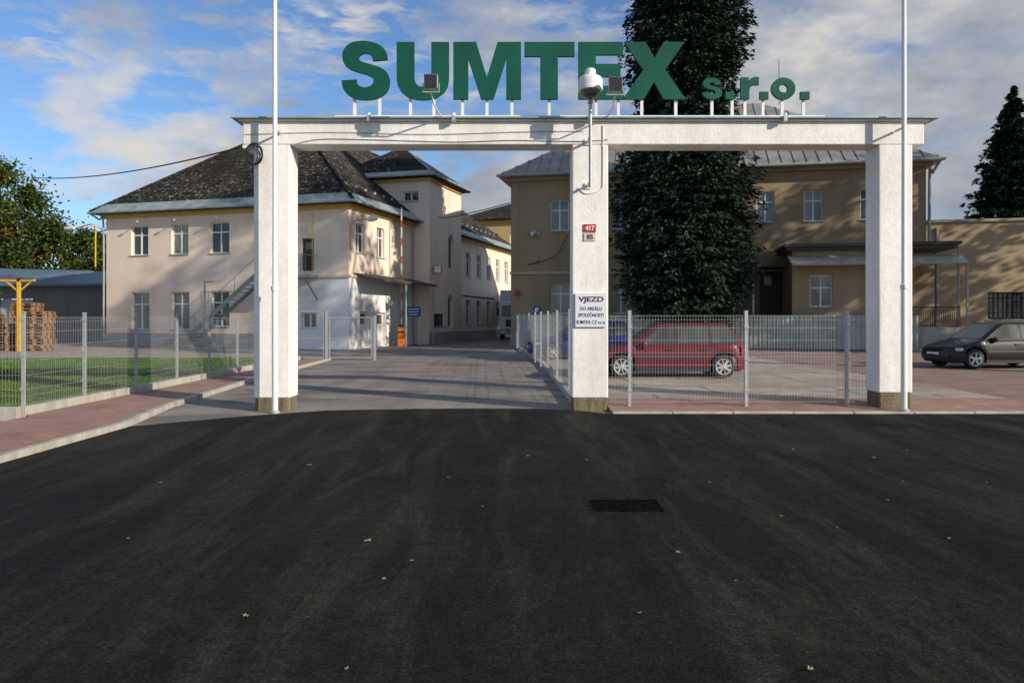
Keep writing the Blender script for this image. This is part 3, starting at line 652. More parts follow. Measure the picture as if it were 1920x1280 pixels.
MB().box(-.035,.035,-.03,.03,1.05,7.7).build('arm','stripe',t); MB().box(-.12,.12,-.1,.1,1.052,1.2).build('pivot','dark',t)
q=at(775,584,42.6); t=thing('notice_board','small blue notice board with white lines beside the tower','sign',(q.x,42.6,0))
MB().box(-.42,.42,0,.03,q.z-.28,q.z+.28).build('board','blue',t)
for i,wd in enumerate((.33,.3,.26)): MB().box(-wd,wd,-.006,-.001,q.z+.12-i*.15,q.z+.16-i*.15).build('text_line','white',t)
for x in(-.35,.35): MB().box(x-.03,x+.03,.031,.08,0,q.z+.25).build('post','galv',t)
# far yellow building
t=thing('yellow_building','distant ochre building with dark roof at the end of the drive','building',(-5.6,76,0),angL)
mb=MB().wall(0,9,0,11.4,0,[(1.2+i*2.2,2.2+i*2.2,z,z+1.6) for i in range(4) for z in (1.5,5,8.4)]); mb.T=Matrix.Translation((9,0,0))@R90; mb.wall(0,14,0,11.4,0,[]); mb.build('wall',stucco('ochre_render',(.55,.42,.18),(.4,.3,.15)),t)
for i in range(4):
    for z in (1.5,5,8.4): window(t,None,1.2+i*2.2,2.2+i*2.2,z,z+1.6)
rf,_=hip(0,9,0,14,11.45,2.2,.5); rf.build('roof','tile',t); MB().box(-.1,9.1,-.1,-.002,11.0,11.4).build('cornice','yellow',t)
cable('overhead_cable',[at(758,395,46),at(830,408,46),at(900,395,42),at(957,380,40.9)],.025,'dark cable strung between the tower and the tan building')
# ---------------------------------------------------------------- tan building
angR=math.atan2(-.2,.98); OR=(-.06,41.0); fR=Fr(OR,angR); TH=9.25
B2=thing('tan_building','tan rendered two storey building with grey sheet metal roof behind the spruce','building',(OR[0],OR[1],0),angR)
hw=[]
for l in [(1031,1067,375,433),(1146,1181,372,430),(1235,1269,368,426),(1326,1360,364,422),(1418,1452,360,417),(1507,1543,357,415),(1613,1649,354,412),(1033,1069,532,588),(1146,1182,530,588),(1240,1275,530,588),(1322,1357,530,588)]:
    hw.append((fR.u(l[0]),fR.u(l[1]),fR.z(l[0],l[3]),fR.z(l[0],l[2])))
dr=(fR.u(1424),fR.u(1478),.3,fR.z(1450,508))
mb=MB().wall(0,20.9,0,TH,0,hw+[dr],.25); mb.add([(0,0,0),(0,14,0),(0,14,TH),(0,0,TH)],[(0,3,2,1)]); mb.add([(20.9,0,0),(20.9,14,0),(20.9,14,TH),(20.9,0,TH)],[(0,1,2,3)]); mb.add([(0,14,0),(20.9,14,0),(20.9,14,TH),(0,14,TH)],[(0,1,2,3)])
mb.build('wall','tan',B2)
for i,w_ in enumerate(hw): window(B2,None,*w_,tr=.66,glass='glassb' if i in (0,4,5,7) else 'glass')
o=MB().box(dr[0],dr[1],.6,.66,.3,dr[3]).build('door','door',B2); MB().box(dr[0]+.3,dr[1]-.3,.59,.6,dr[3]-.7,dr[3]-.15).build('pane','glass',o)
MB().box(-.05,20.95,-.07,-.002,3.95,4.1).build('string_course',stucco('pale_band',(.45,.40,.32),(.27,.23,.18)),B2)
MB().box(-.03,20.93,-.05,-.001,0,.9).build('plinth','greyplinth',B2)
mb=MB().box(-.25,21.15,-.25,-.002,TH-.22,TH); mb.box(-.25,-.002,0,14,TH-.22,TH); mb.box(20.902,21.15,-.001,14,TH-.22,TH); mb.build('cornice','tanlow',B2)
rise=5.2; rf,rr=hip(0,20.9,0,14,TH+.08,rise,.6,'x'); R2=rf.build('roof','tinroof',B2)
mb=MB(); oh=.6; kk=14/2+oh
for i in range(38):
    x=-oh+.3+i*.6; 
    if x>20.9+oh: break
    d=min(x+oh,20.9+oh-x,kk); mb.bar((x,-oh,TH+.1),(x,-oh+d,TH+.1+rise*d/kk),.035,.05)
for i in range(24):
    y=-oh+.3+i*.6; d=min(y+oh,14+oh-y,kk)
    if d>0: mb.bar((-oh,y,TH+.1),(-oh+d,y,TH+.1+rise*d/kk),.035,.05); mb.bar((20.9+oh,y,TH+.1),(20.9+oh-d,y,TH+.1+rise*d/kk),.035,.05)
mb.build('standing_seam','tinroof',R2)
MB().tube([(-.65,-.68,TH+.02),(21.55,-.68,TH+.02)],.08,8).build('gutter','greyp',R2)
MB().tube(catmull([(21.3,-.65,TH-.1),(21.1,-.3,TH-.6),(21.02,-.12,TH-1),(21.02,-.12,.2)],4),.07,8).build('downpipe','greyp',B2)
MB().tube([(15,7,TH+rise-.1),(15,7,TH+rise+2.6)],.02,6).build('antenna','dark',R2)
mb=MB()
for i in range(5): mb.tube([(9+i,6.7,TH+rise-.1),(9+i,6.7,TH+rise+.35)],.02,5)
mb.tube([(9,6.7,TH+rise+.33),(13,6.7,TH+rise+.33)],.02,5); mb.build('snow_rail','galv',R2)
# lower annex
X=thing('annex_building','low flat roofed tan annex to the right of the tan building','building',(OR[0],OR[1],0),angR)
ex0,ex1,eh=20.93,36,6.35; hx=[(fR.u(1865),fR.u(1865)+1.9,1.5,2.85)]
mb=MB().wall(ex0,ex1,0,eh,.8,hx,.25); mb.add([(ex0,.8,eh),(ex1,.8,eh),(ex1,12,eh),(ex0,12,eh)],[(0,1,2,3)]); mb.build('wall','tanlow',X)
MB().box(ex0,ex1,.68,1.0,eh,eh+.13).build('parapet','tinroof',X)
for w_ in hx:
    o=window(X,Matrix.Translation((0,.8,0)),*w_,tr=0,frame='dark'); m=MB()
    for k in range(1,9): xx=w_[0]+k*(w_[1]-w_[0])/9; m.box(xx-.012,xx+.012,.74,.765,w_[2],w_[3])
    m.box(w_[0],w_[1],.766,.78,w_[2]+.3,w_[2]+.33); m.box(w_[0],w_[1],.766,.78,w_[3]-.3,w_[3]-.27); m.build('grille','iron',o)
MB().box(21.6,21.72,.68,.8,0,6.1).build('downpipe','greyp',X)
# porch
Pc=thing('porch','flat roofed tan porch with awning in front of the tan building','porch',(OR[0],OR[1],0),angR)
pY=-3.2; k0=fR.O+Vector((.2,.98))*pY; fP=Fr((k0.x,k0.y),angR)
a0,a1=fP.u(1470),fP.u(1800); w0,w1=fP.u(1487),fP.u(1640); zt=fP.z(1600,456)
pw=(fP.u(1520),fP.u(1563),fP.z(1540,575),fP.z(1540,515))
mb=MB(Matrix.Translation((0,pY+.25,0))).wall(w0,w1,0,zt-.16,0,[pw],.2); mb.T=None; mb.add([(w0,pY+.25,0),(w0,0,0),(w0,0,zt-.16),(w0,pY+.25,zt-.16)],[(0,3,2,1)]); mb.add([(w1,pY+.25,0),(w1,-.002,0),(w1,-.002,zt-.16),(w1,pY+.25,zt-.16)],[(0,1,2,3)]); mb.build('wall','tanlow',Pc)
window(Pc,Matrix.Translation((0,pY+.25,0)),*pw,tr=.6,glass='glassb')
mb=MB().box(a0,a1,pY-.25,-.26,zt-.14,zt); mb.box(a0+.1,a1-.1,pY-.1,-.27,zt-.3,zt-.14); mb.build('roof','slabdark',Pc)
za=fP.z(1600,484)
mb=MB(); mb.add([(w0-.2,pY+.22,za+.15),(a1,pY+.22,za+.15),(a1,pY-1.1,za-.32),(w0-.2,pY-1.1,za-.32)],[(0,1,2,3)])
AW=mb.build('awning','polyc',Pc); m=MB()
n=int((a1-w0)/.6)
for i in range(n+1):
    x=w0-.2+i*(a1-w0+.2)/n; m.bar((x,pY+.22,za+.12),(x,pY-1.1,za-.35),.03,.05)
m.bar((w0-.2,pY-1.1,za-.34),(a1,pY-1.1,za-.34),.06,.07); m.build('rafter','greyp',AW)
MB().box(a1-.12,a1-.04,pY-1.1,pY-1.02,0,za-.34).build('post','greyp',Pc); MB().box(a1-.12,a1-.04,pY-.1,pY-.02,0,zt-.3).build('post','greyp',Pc)
x0_,x1_=fR.u(1400),w0-.05
MB().box(x0_,x1_,-2.2,-.1,4.05,4.13).build('door_canopy','slabdark',Pc); MB().box(x0_+.05,x0_+.13,-2.15,-2.07,0,4.05).build('post','whited',Pc)
m=MB(); r0,r1=w1+.1,a1-.1
m.box(r0,r1,pY-.3,pY-.26,2.05,2.1); m.box(r0,r1,pY-.3,pY-.26,1.2,1.24)
for i in range(46): 
    x=r0+(r1-r0)*i/45; m.box(x-.012,x+.012,pY-.29,pY-.27,1.2,2.05)
m.build('railing',plain('brown_iron',(.07,.04,.03),.6),Pc)
MB().box(r0,r1,pY-.3,-.1,0,1.15).build('terrace','concrete',Pc)
MB().box(r0,r1-.3,-1.2,-1.1,1.16,zt-.32).build('back_wall','tan',Pc)
q=at(1003,437,40.6); t=thing('wall_camera','pale wall mounted camera on a bracket at the left end of the tan building','camera',q)
MB().lathe([(0,-.32),(.10,-.32),(.12,-.3),(.13,.05),(.09,.12),(0,.13)],16,axis='y').build('housing','whited',t,smooth=True); t.children[-1].rotation_euler=(R(12),0,R(-35))
MB().tube([(0,.35,.18),(0,.1,.18),(0,.05,.05)],.03,6).build('bracket','galv',t); MB().box(.1,.3,.0,.35,-.2,.1).build('junction_box','greyp',t); MB().tube([(-.05,.3,-.05),(-.6,-.05,.02)],.02,6).build('side_arm','galv',t)
cable('cable',[at(1008,442,40.7),at(1016,465,40.7),at(1008,490,40.7),at(990,496,40.8),at(1040,480,40.3),at(1064,440,40.1)],.02,'loose black cable hanging below the camera on the tan wall')
q=at(970,549,40.8); t=thing('alarm_box','small red alarm box at the left end of the tan building','alarm',q); MB().box(-.14,.14,-.1,.1,-.1,.1).build('case','redp',t,bevel=.02); MB().lathe([(.07,.1),(.06,.17),(0,.19)],10).build('beacon','taill',t)
q=at(1006,582,37.2); t=thing('parking_sign','small blue parking sign with white letter P behind the fence','sign',(q.x,q.y-.6,0))
MB().box(-.2,.2,-.02,.01,q.z-.2,q.z+.2).build('plate','blue',t); text('P',.17,.26,'white',(0,-.023,q.z-.13),t,bold=.02); MB().tube([(0,.04,0),(0,.04,q.z+.15)],.03,8).build('post','galv',t)
# ---------------------------------------------------------------- sheds left
t=thing('storage_shed','long grey shed with blue grey sheet roof behind the yard','shed',(-44,48,0),0)
mb=MB().wall(0,17.7,0,3.7,0,[(11,13.2,0,2.8)],.2); mb.add([(17.7,0,0),(17.7,8,0),(17.7,8,3.7),(17.7,0,3.7)],[(0,1,2,3)]); mb.build('wall',stucco('grey_boards',(.16,.16,.15),(.06,.06,.055)),t)
MB().add([(-.5,-.6,3.75),(18.1,-.6,3.75),(18.1,8.5,5.1),(-.5,8.5,5.1),(-.5,-.6,3.6),(18.1,-.6,3.6),(18.1,8.5,4.95),(-.5,8.5,4.95)],[(0,1,2,3),(4,7,6,5),(4,5,1,0),(5,6,2,1)]).build('roof','blueroof',t)
MB().box(11.05,13.15,.1,.15,0,2.75).build('door','greyp',t)
t=thing('open_canopy','open yellow framed lean-to with sheet roof over the pallets','canopy',(-30,36,0),0)
MB().add([(0,-1,3.75),(7.6,-1,3.55),(7.6,4,4.1),(0,4,4.3),(0,-1,3.65),(7.6,-1,3.45),(7.6,4,4.0),(0,4,4.2)],[(0,1,2,3),(4,7,6,5),(4,5,1,0),(5,6,2,1)]).build('roof','blueroof',t)
for x in (1,6.75): MB().box(x-.065,x+.065,-.86,-.73,0,3.5).build('post','ypost',t)
MB().box(.8,.95,3.5,3.65,0,4).build('post','greyp',t)
m=MB().box(0,7.5,-.86,-.73,3.3,3.4); m.bar((6.75,-.795,2.8),(7.4,-.795,3.35),.06); m.bar((6.75,-.795,2.8),(6.1,-.795,3.35),.06); m.build('beam','ypost',t)
# pallets
def palletmesh():
    m=MB()
    for i in range(5): m.box(-.6,.6,-.4+i*.17,-.4+i*.17+.12,.12,.144)
    for y in (-.4,-.05,.3):
        m.box(-.6,.6,y,y+.1,.0,.022); 
        for x in (-.6,-.07,.46): m.box(x,x+.14,y,y+.1,.022,.12)
    return m
p0=thing('wooden_pallet','x','pallet',(0,0,0)); palletmesh().build('deck','wood',p0)
first=True
for (x,y,n,lab) in ((-25.4,36.2,12,'weathered wooden pallet in the leftmost stack under the yellow frame'),(-24.1,36.0,9,'weathered wooden pallet in the middle stack by the yellow post'),(-22.75,35.8,13,'weathered wooden pallet in the right stack nearest the cream building'),(-24.4,37.6,16,'weathered wooden pallet in the back stack under the lean-to')):
    for k in range(n):
        loc=(x+rg.uniform(-.07,.07),y+rg.uniform(-.04,.04),k*.1455); rz=rg.uniform(-.06,.06)
        grp='stacked pallets in '+lab.split(' in ')[1]
        if first: p0.location=loc; p0['label']=lab; p0['group']=grp; first=False
        else: dup(p0,loc,rz,lab,grp)
# ---------------------------------------------------------------- trees
def crossq(vs,fs,c,d,s,L,w):
    a=c-d*L/2; b=c+d*L/2; n=len(vs); vs+= [a[:],(c+s*w/2)[:],b[:],(c-s*w/2)[:]]; fs.append((n,n+1,n+2,n+3))
def interp(tab,z):
    if z<=tab[0][0]: return tab[0][1]
    for (a,b),(c,d) in zip(tab[:-1],tab[1:]):
        if z<=c: return b+(d-b)*(z-a)/(c-a)
    return tab[-1][1]
def conifer(name,lab,loc,prof,mat,seed,dz=.4,nb=15,ns=10,nq=6,L=.26,w=.075,group=None,smin=.2):
    r=random.Random(seed); h=prof[-1][0]
    t=thing(name,lab,'tree',loc,0,group); vs=[];fs=[]; tr=MB(); tr.tube([(0,0,0),(0,0,h*.5),(0,0,h*.98)],[.32,.2,.03],10)
    z=prof[0][0]; ph=0
    while z<h:
        R_=interp(prof,z); n_=max(5,int(nb*(R_/3)**.5)); ph+=.7
        for b in range(n_):
            a=ph+b*2*math.pi/n_+r.uniform(-.2,.2); Ln=R_*r.uniform(.76,1.12); zz=z+r.uniform(-.3,.3)
            o=Vector((math.cos(a),math.sin(a),0)); sd=Vector((-o.y,o.x,0)); dr=r.uniform(.10,.34)
            for i in range(ns):
                s=smin+(1-smin)*(i+r.random())/ns; c=o*Ln*s+Vector((0,0,zz-dr*Ln*s*(1.35-.6*s)))
                wd=.46*(1-.5*s)*min(1,Ln/2)
                for q in range(nq):
                    k=r.uniform(-1,1); cc=c+sd*k*wd*1.5+Vector((r.uniform(-.08,.08),r.uniform(-.08,.08),-abs(k)*.12-r.random()**2*.42))
                    d=(o*.7+sd*k*.9+Vector((0,0,r.uniform(-.9,.25)))).normalized(); s2=d.cross(Vector((r.gauss(0,.5),r.gauss(0,.5),r.gauss(0,.5)))+Vector((0,0,1))).normalized()
                    crossq(vs,fs,cc,d,s2,L*r.uniform(.6,1.3),w*r.uniform(.7,1.4))
            if r.random()<.5: tr.tube([(0,0,zz),tuple(o*Ln*.85+Vector((0,0,zz-dr*Ln*.8)))],[.035,.01],4,False)
        z+=dz*r.uniform(.8,1.2)
    tr.build('trunk','trunk',t); m=MB(); m.v=vs;m.f=fs; m.build('crown',mat,t); return t
conifer('spruce_tree','tall dense blue green spruce behind the gate beam and middle column',((1285-CX)/F*35.3,35.3,.1),[(2.0,2.1),(3,2.9),(5,3.35),(8.8,3.35),(10.5,2.9),(12,2.2),(13.2,2.5),(15.2,3.0),(17,2.7),(21.5,.1)],'spruce',5,.31,21,11,9,.28,.11,smin=.35)
conifer('conifer_tree','dark conical conifer standing behind the annex at the far right',(40.3,60,0),[(2,4.8),(9,4.3),(13,2.9),(17,1.5),(20.2,.1)],'fir',9,.5,16,9,8,.5,.17)
def broad(name,lab,loc,h,rx,z0,mat,seed,ncl,nl,ls,group=None,cl=1.1):
    r=random.Random(seed); t=thing(name,lab,'tree',loc,0,group); tr=MB(); tr.tube([(0,0,0),(.1,0,h*.35),(0,.1,h*.75)],[.35,.24,.08],10); vs=[];fs=[]
    cz=(z0+h)/2; rz=(h-z0)/2
    for i in range(ncl):
        while True:
            p=Vector((r.uniform(-1,1),r.uniform(-1,1),r.uniform(-1,1)))
            if .35<p.length<1: break
        if r.random()<.6: p=p.normalized()*r.uniform(.75,1.0)
        c=Vector((p.x*rx,p.y*rx,cz+p.z*rz)); cr=cl*r.uniform(.6,1.25)
        tr.tube([(0,0,z0+(c.z-z0)*.4),c[:]],[.07,.02],4,False)
        for j in range(nl):
            q=Vector((r.gauss(0,.45),r.gauss(0,.45),r.gauss(0,.36)))*cr; d=Vector((r.gauss(0,1),r.gauss(0,1),r.gauss(0,.6))).normalized(); s=d.cross(Vector((r.gauss(0,1),r.gauss(0,1),r.gauss(0,1)))).normalized()
            crossq(vs,fs,c+q,d,s,ls*r.uniform(.7,1.3),ls*.7)
    tr.build('trunk','trunk',t); m=MB(); m.v=vs;m.f=fs; m.build('crown',mat,t); return t
broad('deciduous_tree','large leafy tree with a few orange leaves at the far left edge',(-40.6,60,0),13.9,3.9,3.5,'leafo',2,130,170,.3,cl=1.25)
broad('deciduous_tree','low yellow green tree just left of the cream building roof',(-44,78,0),10.8,4.2,2,'leafg',3,80,150,.36,cl=1.4)
broad('deciduous_tree','darker green tree low behind the grey shed',(-55,72,0),12,6,2,'leafg',4,90,140,.38,cl=1.6)
broad('deciduous_tree','leafy tree partly hidden behind the left end of the cream building',(-37.5,72,0),8.8,4.2,1,'leafo',14,70,140,.34,cl=1.5)
broad('roadside_tree','very tall leafy tree standing right of the parked dark car',(20.3,16.8,0),25,4.6,7,'leafg',6,110,80,.36)
broad('roadside_tree','tall leafy tree farther right beside the paved court',(35,24,0),18,5,4,'leafg',8,95,75,.36)
broad('roadside_tree','leafy tree nearest the annex outside the paved court',(27,26,0),16,3.6,6,'leafg',21,55,70,.34)
# ---------------------------------------------------------------- cars
def lerp(a,b,t): return a+(b-a)*t
def car(lab,loc,rz,paintm,pr,grp='cars parked behind the gate',plate=True):
    t=thing('parked_car',lab,'car',loc,rz,grp)
    wb=pr['wb'];fo=pr['fo'];ro=pr['ro'];hw=pr['w']/2; xf=-wb/2-fo; xr=wb/2+ro; wr=.29; ar=.345; cz=.29
    top=pr['top']
    def zb(x):
        z=.2
        for c in (-wb/2,wb/2):
            d=abs(x-c)
            if d<ar: z=max(z,cz+math.sqrt(ar*ar-d*d))
        return z
    def wd(x):
        w=hw
        e=x-xf
        if e<.6: w=hw*(1-.26*(1-e/.6)**2.2)
        e=xr-x
        if e<.5: w=hw*(1-.18*(1-e/.5)**2.2)
        return w
    xs=set([xf,xf+.03,xf+.08,xr,xr-.03,xr-.08])
    x=xf
    while x<xr: xs.add(round(x,3)); x+=.09
    for c in (-wb/2,wb/2):
        for i in range(13):
            xs.add(c+ar*math.cos(math.pi*i/12)); 
        xs.add(c-ar-.002); xs.add(c+ar+.002)
    xs=sorted(q for q in xs if xf<=q<=xr)
    vs=[];fs=[]; prof=[(0,.05),(.12,.012),(.4,0),(.62,.002),(.8,.014),(.93,.035),(1,.085)]
    nr=len(prof)*2+3
    for x in xs:
        b=zb(x); tt=interp(top,x); w=wd(x); e=min(x-xf,xr-x); 
        if e<.1: b=b+.08*(1-e/.1); tt=tt-.07*(1-e/.1)**2
        right=[]
        for f,ins in prof: right.append((x,w-ins,lerp(b,tt,f)))
        ring=right+[(x,w*.6,tt+.02),(x,0,tt+.03),(x,-w*.6,tt+.02)]+[(p[0],-p[1],p[2]) for p in right[::-1]]
        vs+=ring
    for i in range(len(xs)-1):
        for j in range(nr-1): fs.append((i*nr+j,(i+1)*nr+j,(i+1)*nr+j+1,i*nr+j+1))
    fs.append(tuple(range(nr))); fs.append(tuple((len(xs)-1)*nr+j for j in range(nr))[::-1])
    MB().add(vs,fs).build('body',paintm,t,smooth=True,fixn=True)
    bz,rzf=pr['belt'],pr['roof']; fx0,fx1,rx0,rx1=pr['ws0'],pr['ws1'],pr['rw0'],pr['rw1']
    def g(tv):
        return lerp(fx0,fx1,tv),lerp(rx0,rx1,tv),lerp(hw-.06,hw-.21,tv)
    vs=[];lv=[(-.12,0),(.3,0),(.6,0),(.88,0),(.96,.015),(1.0,.05),(1.02,.2)]; m_=32
    for tv,ins in lv:
        a,b,w=g(min(tv,1)); a+=ins*1.2;b-=ins*1.2;w-=ins*.9; z=lerp(bz,rzf,tv); rc=.11
        ring=[]
        for (cx,cy,a0) in ((b-rc,w-rc,0),(a+rc,w-rc,90),(a+rc,-w+rc,180),(b-rc,-w+rc,270)):
            for q in range(m_//4):
                an=R(a0+90*q/(m_//4-1)); ring.append((cx+rc*math.cos(an),cy+rc*math.sin(an),z))
        vs+=ring
    fs=[]
    for i in range(len(lv)-1):
        for j in range(m_): fs.append((i*m_+j,i*m_+(j+1)%m_,(i+1)*m_+(j+1)%m_,(i+1)*m_+j))
    fs.append(tuple((len(lv)-1)*m_+j for j in range(m_)))
    MB().add(vs,fs).build('cabin',paintm,t,smooth=True,fixn=True)
    def sw_(pts,s,name='side_window',mat='carglass',o_=.006,par=t):
        q=[]
        for x,z in pts:
            tv=(z-bz)/(rzf-bz); q.append((x,s*(lerp(hw-.06,hw-.21,tv)+o_),z))
        return MB().add(q,[tuple(range(len(q)))]).build(name,mat,par)
    for s in (-1,1):
        for poly in pr['wins']:
            cx=sum(p[0] for p in poly)/len(poly); cz_=sum(p[1] for p in poly)/len(poly)
            o=sw_(poly,s,o_=.008,name='side_window')
            sw_([(x+(.018 if x>cx else -.018),z+(.015 if z>cz_ else -.015)) for x,z in poly],s,'window_seal','black',.004,o)
    for nm,e0,e1,sg in (('windscreen',fx0,fx1,-1),('rear_window',rx0,rx1,1)):
        q=[]; z0,z1=.08,.9
        for yy,tv in ((-1,z0),(1,z0),(1,z1),(-1,z1)):
            w=lerp(hw-.06,hw-.21,tv)-.12; q.append((lerp(e0,e1,tv)+sg*.008,yy*w,lerp(bz,rzf,tv)))
        MB().add(q,[(0,1,2,3)]).build(nm,'carglass',t)
    MB().box(xf+.15,xr-.15,-hw+.16,hw-.16,.17,.62).build('underbody','black',t)
    for nm,e,sg in (('front_bumper',xf,-1),('rear_bumper',xr,1)):
        n=14; pts=[]
        for i in range(n+1):
            th=-1+2*i/n; y=th*(hw*.83); xx=e+sg*.05-sg*.16*abs(th)**4; pts.append((xx,y))
        pts=[(e-sg*.4,-hw-.004)]+[pts[0]]+pts+[(e-sg*.4,hw+.004)]
        v=[];f=[]
        for (xx,yy) in pts: v+=[(xx,yy,.22),(xx+sg*.02,yy*1.003,.36),(xx,yy,.5),(xx-sg*.03,yy,.53)]
        for i in range(len(pts)-1):
            for j in range(3): f.append((i*4+j,i*4+4+j,i*4+5+j,i*4+1+j))
        MB().add(v,f).build(nm,pr.get('bump',paintm),t,smooth=True,fixn=True)
    for s in (-1,1):
        yb=s*hw
        MB().box(-wb/2+ar+.03,wb/2-ar-.03,min(yb+s*.012,yb-.005*s),max(yb+s*.012,yb-.005*s),.48,.535).build('side_moulding','dark',t)
        MB().box(-wb/2+ar,wb/2-ar,min(yb-s*.05,yb-s*.005),max(yb-s*.05,yb-s*.005),.17,.26).build('sill','black',t)
        for x in pr['seams']: 
            v=[]
            for z,iw in ((.27,.008),(.42,.0),(.62,.003),(.72,.012),(bz-.06,.04)): v+=[(x-.006,s*(hw-iw+.003),z),(x+.006,s*(hw-iw+.003),z)]
            MB().add(v,[(2*i,2*i+1,2*i+3,2*i+2) for i in range(4)]).build('door_seam','black',t)
        for x in pr['handles']: MB().box(x-.09,x+.09,min(s*(hw-.02),s*(hw+.02)),max(s*(hw-.02),s*(hw+.02)),.695,.73).build('door_handle','dark',t)
        MB().lathe([(0,-.09),(.05,-.085),(.075,0),(.06,.06),(0,.065)],10,(pr['ws0']+.38,s*(hw+.03),bz+.03),'z').build('wing_mirror',paintm,t,smooth=True)
        x=xf+.03
        MB().add([(x-.02,s*hw*.42,.51),(x+.12,s*hw*.86,.52),(x+.16,s*hw*.88,.62),(x+.05,s*hw*.42,.615)],[(0,1,2,3)]).build('headlight','headl',t)
        MB().add([(x+.122,s*(hw*.865+.01),.53),(x+.3,s*(hw*.96+.008),.54),(x+.3,s*(hw*.955+.008),.62),(x+.16,s*(hw*.885+.01),.62)],[(0,1,2,3)]).build('indicator','headl',t)
        xr_=xr
        MB().add([(xr_-.16,s*(hw*.975+.008),.58),(xr_-.03,s*(hw*.86+.012),.58),(xr_-.05,s*(hw*.86+.012),.80),(xr_-.17,s*(hw*.965+.008),.80)],[(0,1,2,3)]).add([(xr_-.03,s*(hw*.86+.012),.58),(xr_+.012,s*hw*.55,.58),(xr_+.012,s*hw*.55,.78),(xr_-.05,s*(hw*.86+.012),.80)],[(0,1,2,3)]).build('tail_light','taill',t)
        for c in (-wb/2,wb/2):
            w=bpy.data.objects.new('wheel',None); C.objects.link(w); w.parent=t; w.location=(c,s*(hw-.1),wr)
            MB().lathe([(.19,-.085),(.25,-.092),(.285,-.075),(wr,-.05),(wr,.05),(.285,.075),(.25,.092),(.19,.085)],30,axis='y').build('tyre','black',w,smooth=True)
            m=MB(); m.lathe([(.195,s*.085),(.2,s*.094),(.185,s*.092),(.165,s*.06)],30,axis='y'); m.lathe([(.06,s*.07),(.055,s*.088),(.03,s*.096),(.0,s*.097)],16,axis='y')
            for k in range(pr.get('sp',7)):
                a=2*math.pi*k/pr.get('sp',7)+.2; d=Vector((math.cos(a),0,math.sin(a))); m.bar(d*.04+Vector((0,s*.082,0)),d*.19+Vector((0,s*.078,0)),.02,.055)
            m.build('rim','chrome',w,smooth=True)
            MB().lathe([(.19,s*.05),(.0,s*.05)],20,axis='y').build('brake_disc','dark',w)
    MB().box(xf-.062,xf-.045,-.26,.26,.36,.47).build('number_plate','white',t)
    MB().box(xf-.035,xf+.02,-hw*.38,hw*.38,.54,.61).build('grille','black',t)
    return t
astra=dict(wb=2.5,fo=.80,ro=.60,w=1.69,belt=.80,roof=1.35,ws0=-1.08,ws1=-.30,rw0=1.84,rw1=1.36,
 top=[(-2.05,.52),(-1.95,.60),(-1.6,.69),(-1.08,.80),(0,.82),(1.2,.85),(1.7,.87),(1.85,.82)],
 wins=[[(-.80,.845),(.06,.855),(.06,1.295),(-.14,1.295),(-.3,1.235)],[(.12,.857),(.90,.868),(.90,1.29),(.12,1.297)],[(.97,.87),(1.64,.885),(1.42,1.22),(1.33,1.27),(.97,1.288)]],
 seams=(-.92,.09,.92),handles=(-.06,.76),sp=8,bump=plain('dark_bumper',(.06,.012,.018),.5))
car('dark red hatchback parked side-on behind the wire fence',((1160+1348)/2/F*18.9-CX/F*18.9,19.2,.1),R(-1),M['carred'],astra)
b2=dict(astra); b2.update(sp=6,bump=M['carblue'])
car('blue hatchback parked behind the middle column',(at(1047,600,27).x+1.0,27.4,.1),R(2),M['carblue'],b2)
c2=dict(wb=2.45,fo=.7,ro=.6,w=1.64,belt=.84,roof=1.35,ws0=-1.0,ws1=-.25,rw0=1.75,rw1=1.4,
 top=[(-2.0,.55),(-1.85,.62),(-1.5,.71),(-1.0,.84),(0,.87),(1.2,.89),(1.7,.89),(1.9,.84)],
 wins=[[(-.72,.885),(.22,.895),(.22,1.285),(-.1,1.285),(-.3,1.2)],[(.29,.897),(1.15,.91),(1.05,1.265),(.29,1.285)]],seams=(-.82,.26,1.05),handles=(0.12,.9),sp=5)
car('black hatchback parked at the right edge of the paved court',(at(1813,600,22).x+1.18,22.6,.1),R(6),M['carblack'],c2)
# lorry
t=thing('lorry','white lorry cab far down the drive between the buildings','lorry',(.35,53,0))
MB().box(-1.22,1.22,0,1.9,.55,2.75).build('cab','white',t,bevel=.12); MB().box(-1.05,1.05,-.012,.02,1.65,2.45).build('windscreen','carglass',t); MB().box(-1.2,1.2,-.1,.05,.4,.8).build('bumper','greyp',t)
MB().box(-.8,.8,-.02,.02,.95,1.45).build('grille','dark',t); MB().box(-1.22,1.22,2.0,9,1.0,3.6).build('cargo_box','whited',t,bevel=.03)
for s in (-1,1):
    MB().box(s*.95-.16,s*.95+.16,-.12,-.09,.5,.7).build('headlight','headl',t); MB().box(s*1.38-.08,s*1.38+.08,.1,.2,1.7,2.3).build('wing_mirror','dark',t)
    for y in (1.0,7): MB().lathe([(0,-.15),(.48,-.15),(.5,-.1),(.5,.1),(.48,.15),(0,.15)],20,(0,0,0)).build('wheel','black',t,smooth=True).matrix_local=Matrix.Translation((s*1.05,y,.5))@Matrix.Rotation(R(90),4,'Y')
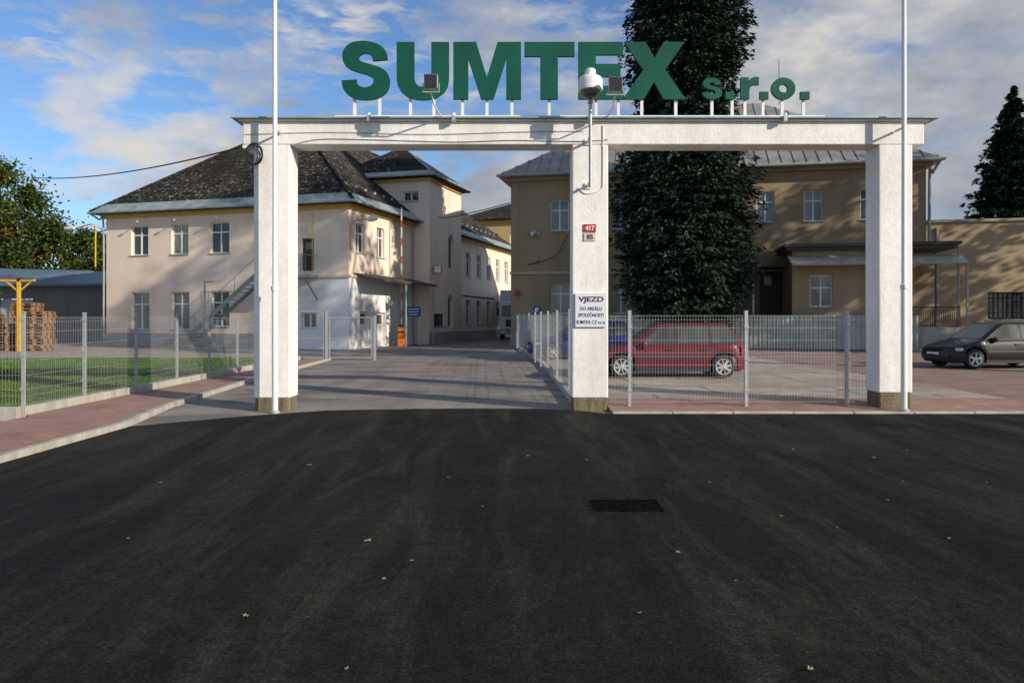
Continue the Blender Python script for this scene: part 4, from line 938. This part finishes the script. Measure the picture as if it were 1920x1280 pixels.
# ---------------------------------------------------------------- light & sky
az=R(56); el=R(21)
sd=Vector((math.sin(az)*math.cos(el),-math.cos(az)*math.cos(el),math.sin(el)))
L=bpy.data.lights.new('Sun','SUN'); L.energy=5; L.angle=R(.5); L.color=(1,.88,.71); lo=bpy.data.objects.new('Sun',L); C.objects.link(lo); lo.rotation_euler=(-sd).to_track_quat('-Z','Y').to_euler()
w=bpy.data.worlds.new('World'); bpy.context.scene.world=w; w.use_nodes=True; nt=w.node_tree; bg=nt.nodes['Background']; bg.inputs[1].default_value=.10
sky=nt.nodes.new('ShaderNodeTexSky'); sky.sky_type='NISHITA'; sky.sun_disc=False; sky.sun_elevation=el; sky.sun_rotation=math.atan2(sd.x,sd.y); sky.air_density=1.0; sky.dust_density=.3; sky.ozone_density=3.0
tc=nt.nodes.new('ShaderNodeTexCoord'); mp=nt.nodes.new('ShaderNodeMapping'); mp.inputs['Scale'].default_value=(1,1,2.2); mp.inputs['Location'].default_value=(1.35,.7,.35); nt.links.new(tc.outputs['Generated'],mp.inputs[0])
n1=noise(nt,mp.outputs[0],3.6,12,.57,.1); 
mp2=nt.nodes.new('ShaderNodeMapping'); mp2.inputs['Scale'].default_value=(1,1,3.6); mp2.inputs['Rotation'].default_value=(0,R(8),0); nt.links.new(tc.outputs['Generated'],mp2.inputs[0])
n2=noise(nt,mp2.outputs[0],16,8,.6,.4); n2b=noise(nt,mp2.outputs[0],2.2,3,.5); n3=noise(nt,mp.outputs[0],4.2,8,.6)
k1=ramp(nt,n1,[(.475,(0,0,0)),(.53,(.6,)*3),(.60,(1,1,1))]); k2=ramp(nt,n2,[(.46,(0,0,0)),(.66,(.8,)*3)])
k2=mixc(nt,1,k2,ramp(nt,n2b,[(.38,(0,0,0)),(.52,(1,1,1))]),'MULTIPLY')
fac=mixc(nt,1,k1,k2,'LIGHTEN')
cc=ramp(nt,n3,[(.36,(2.9,3.25,3.9)),(.5,(4.4,4.6,5.0)),(.62,(7.0,6.7,6.3))])
bright=mixc(nt,1,sky.outputs[0],(1.08,1.27,1.5),'MULTIPLY')
out=mixc(nt,fac,bright,cc); nt.links.new(out,bg.inputs[0])
# camera
cam=bpy.data.cameras.new('Camera'); co=bpy.data.objects.new('Camera',cam); C.objects.link(co); co.location=(0,0,H); co.rotation_euler=(R(90),0,0)
cam.sensor_width=36; cam.lens=36*F/1920; cam.shift_y=-(640-HY)/1920; cam.clip_end=3000; bpy.context.scene.camera=co
bpy.context.scene.view_settings.view_transform='Standard'; bpy.context.scene.view_settings.look='None'; bpy.context.scene.view_settings.exposure=0
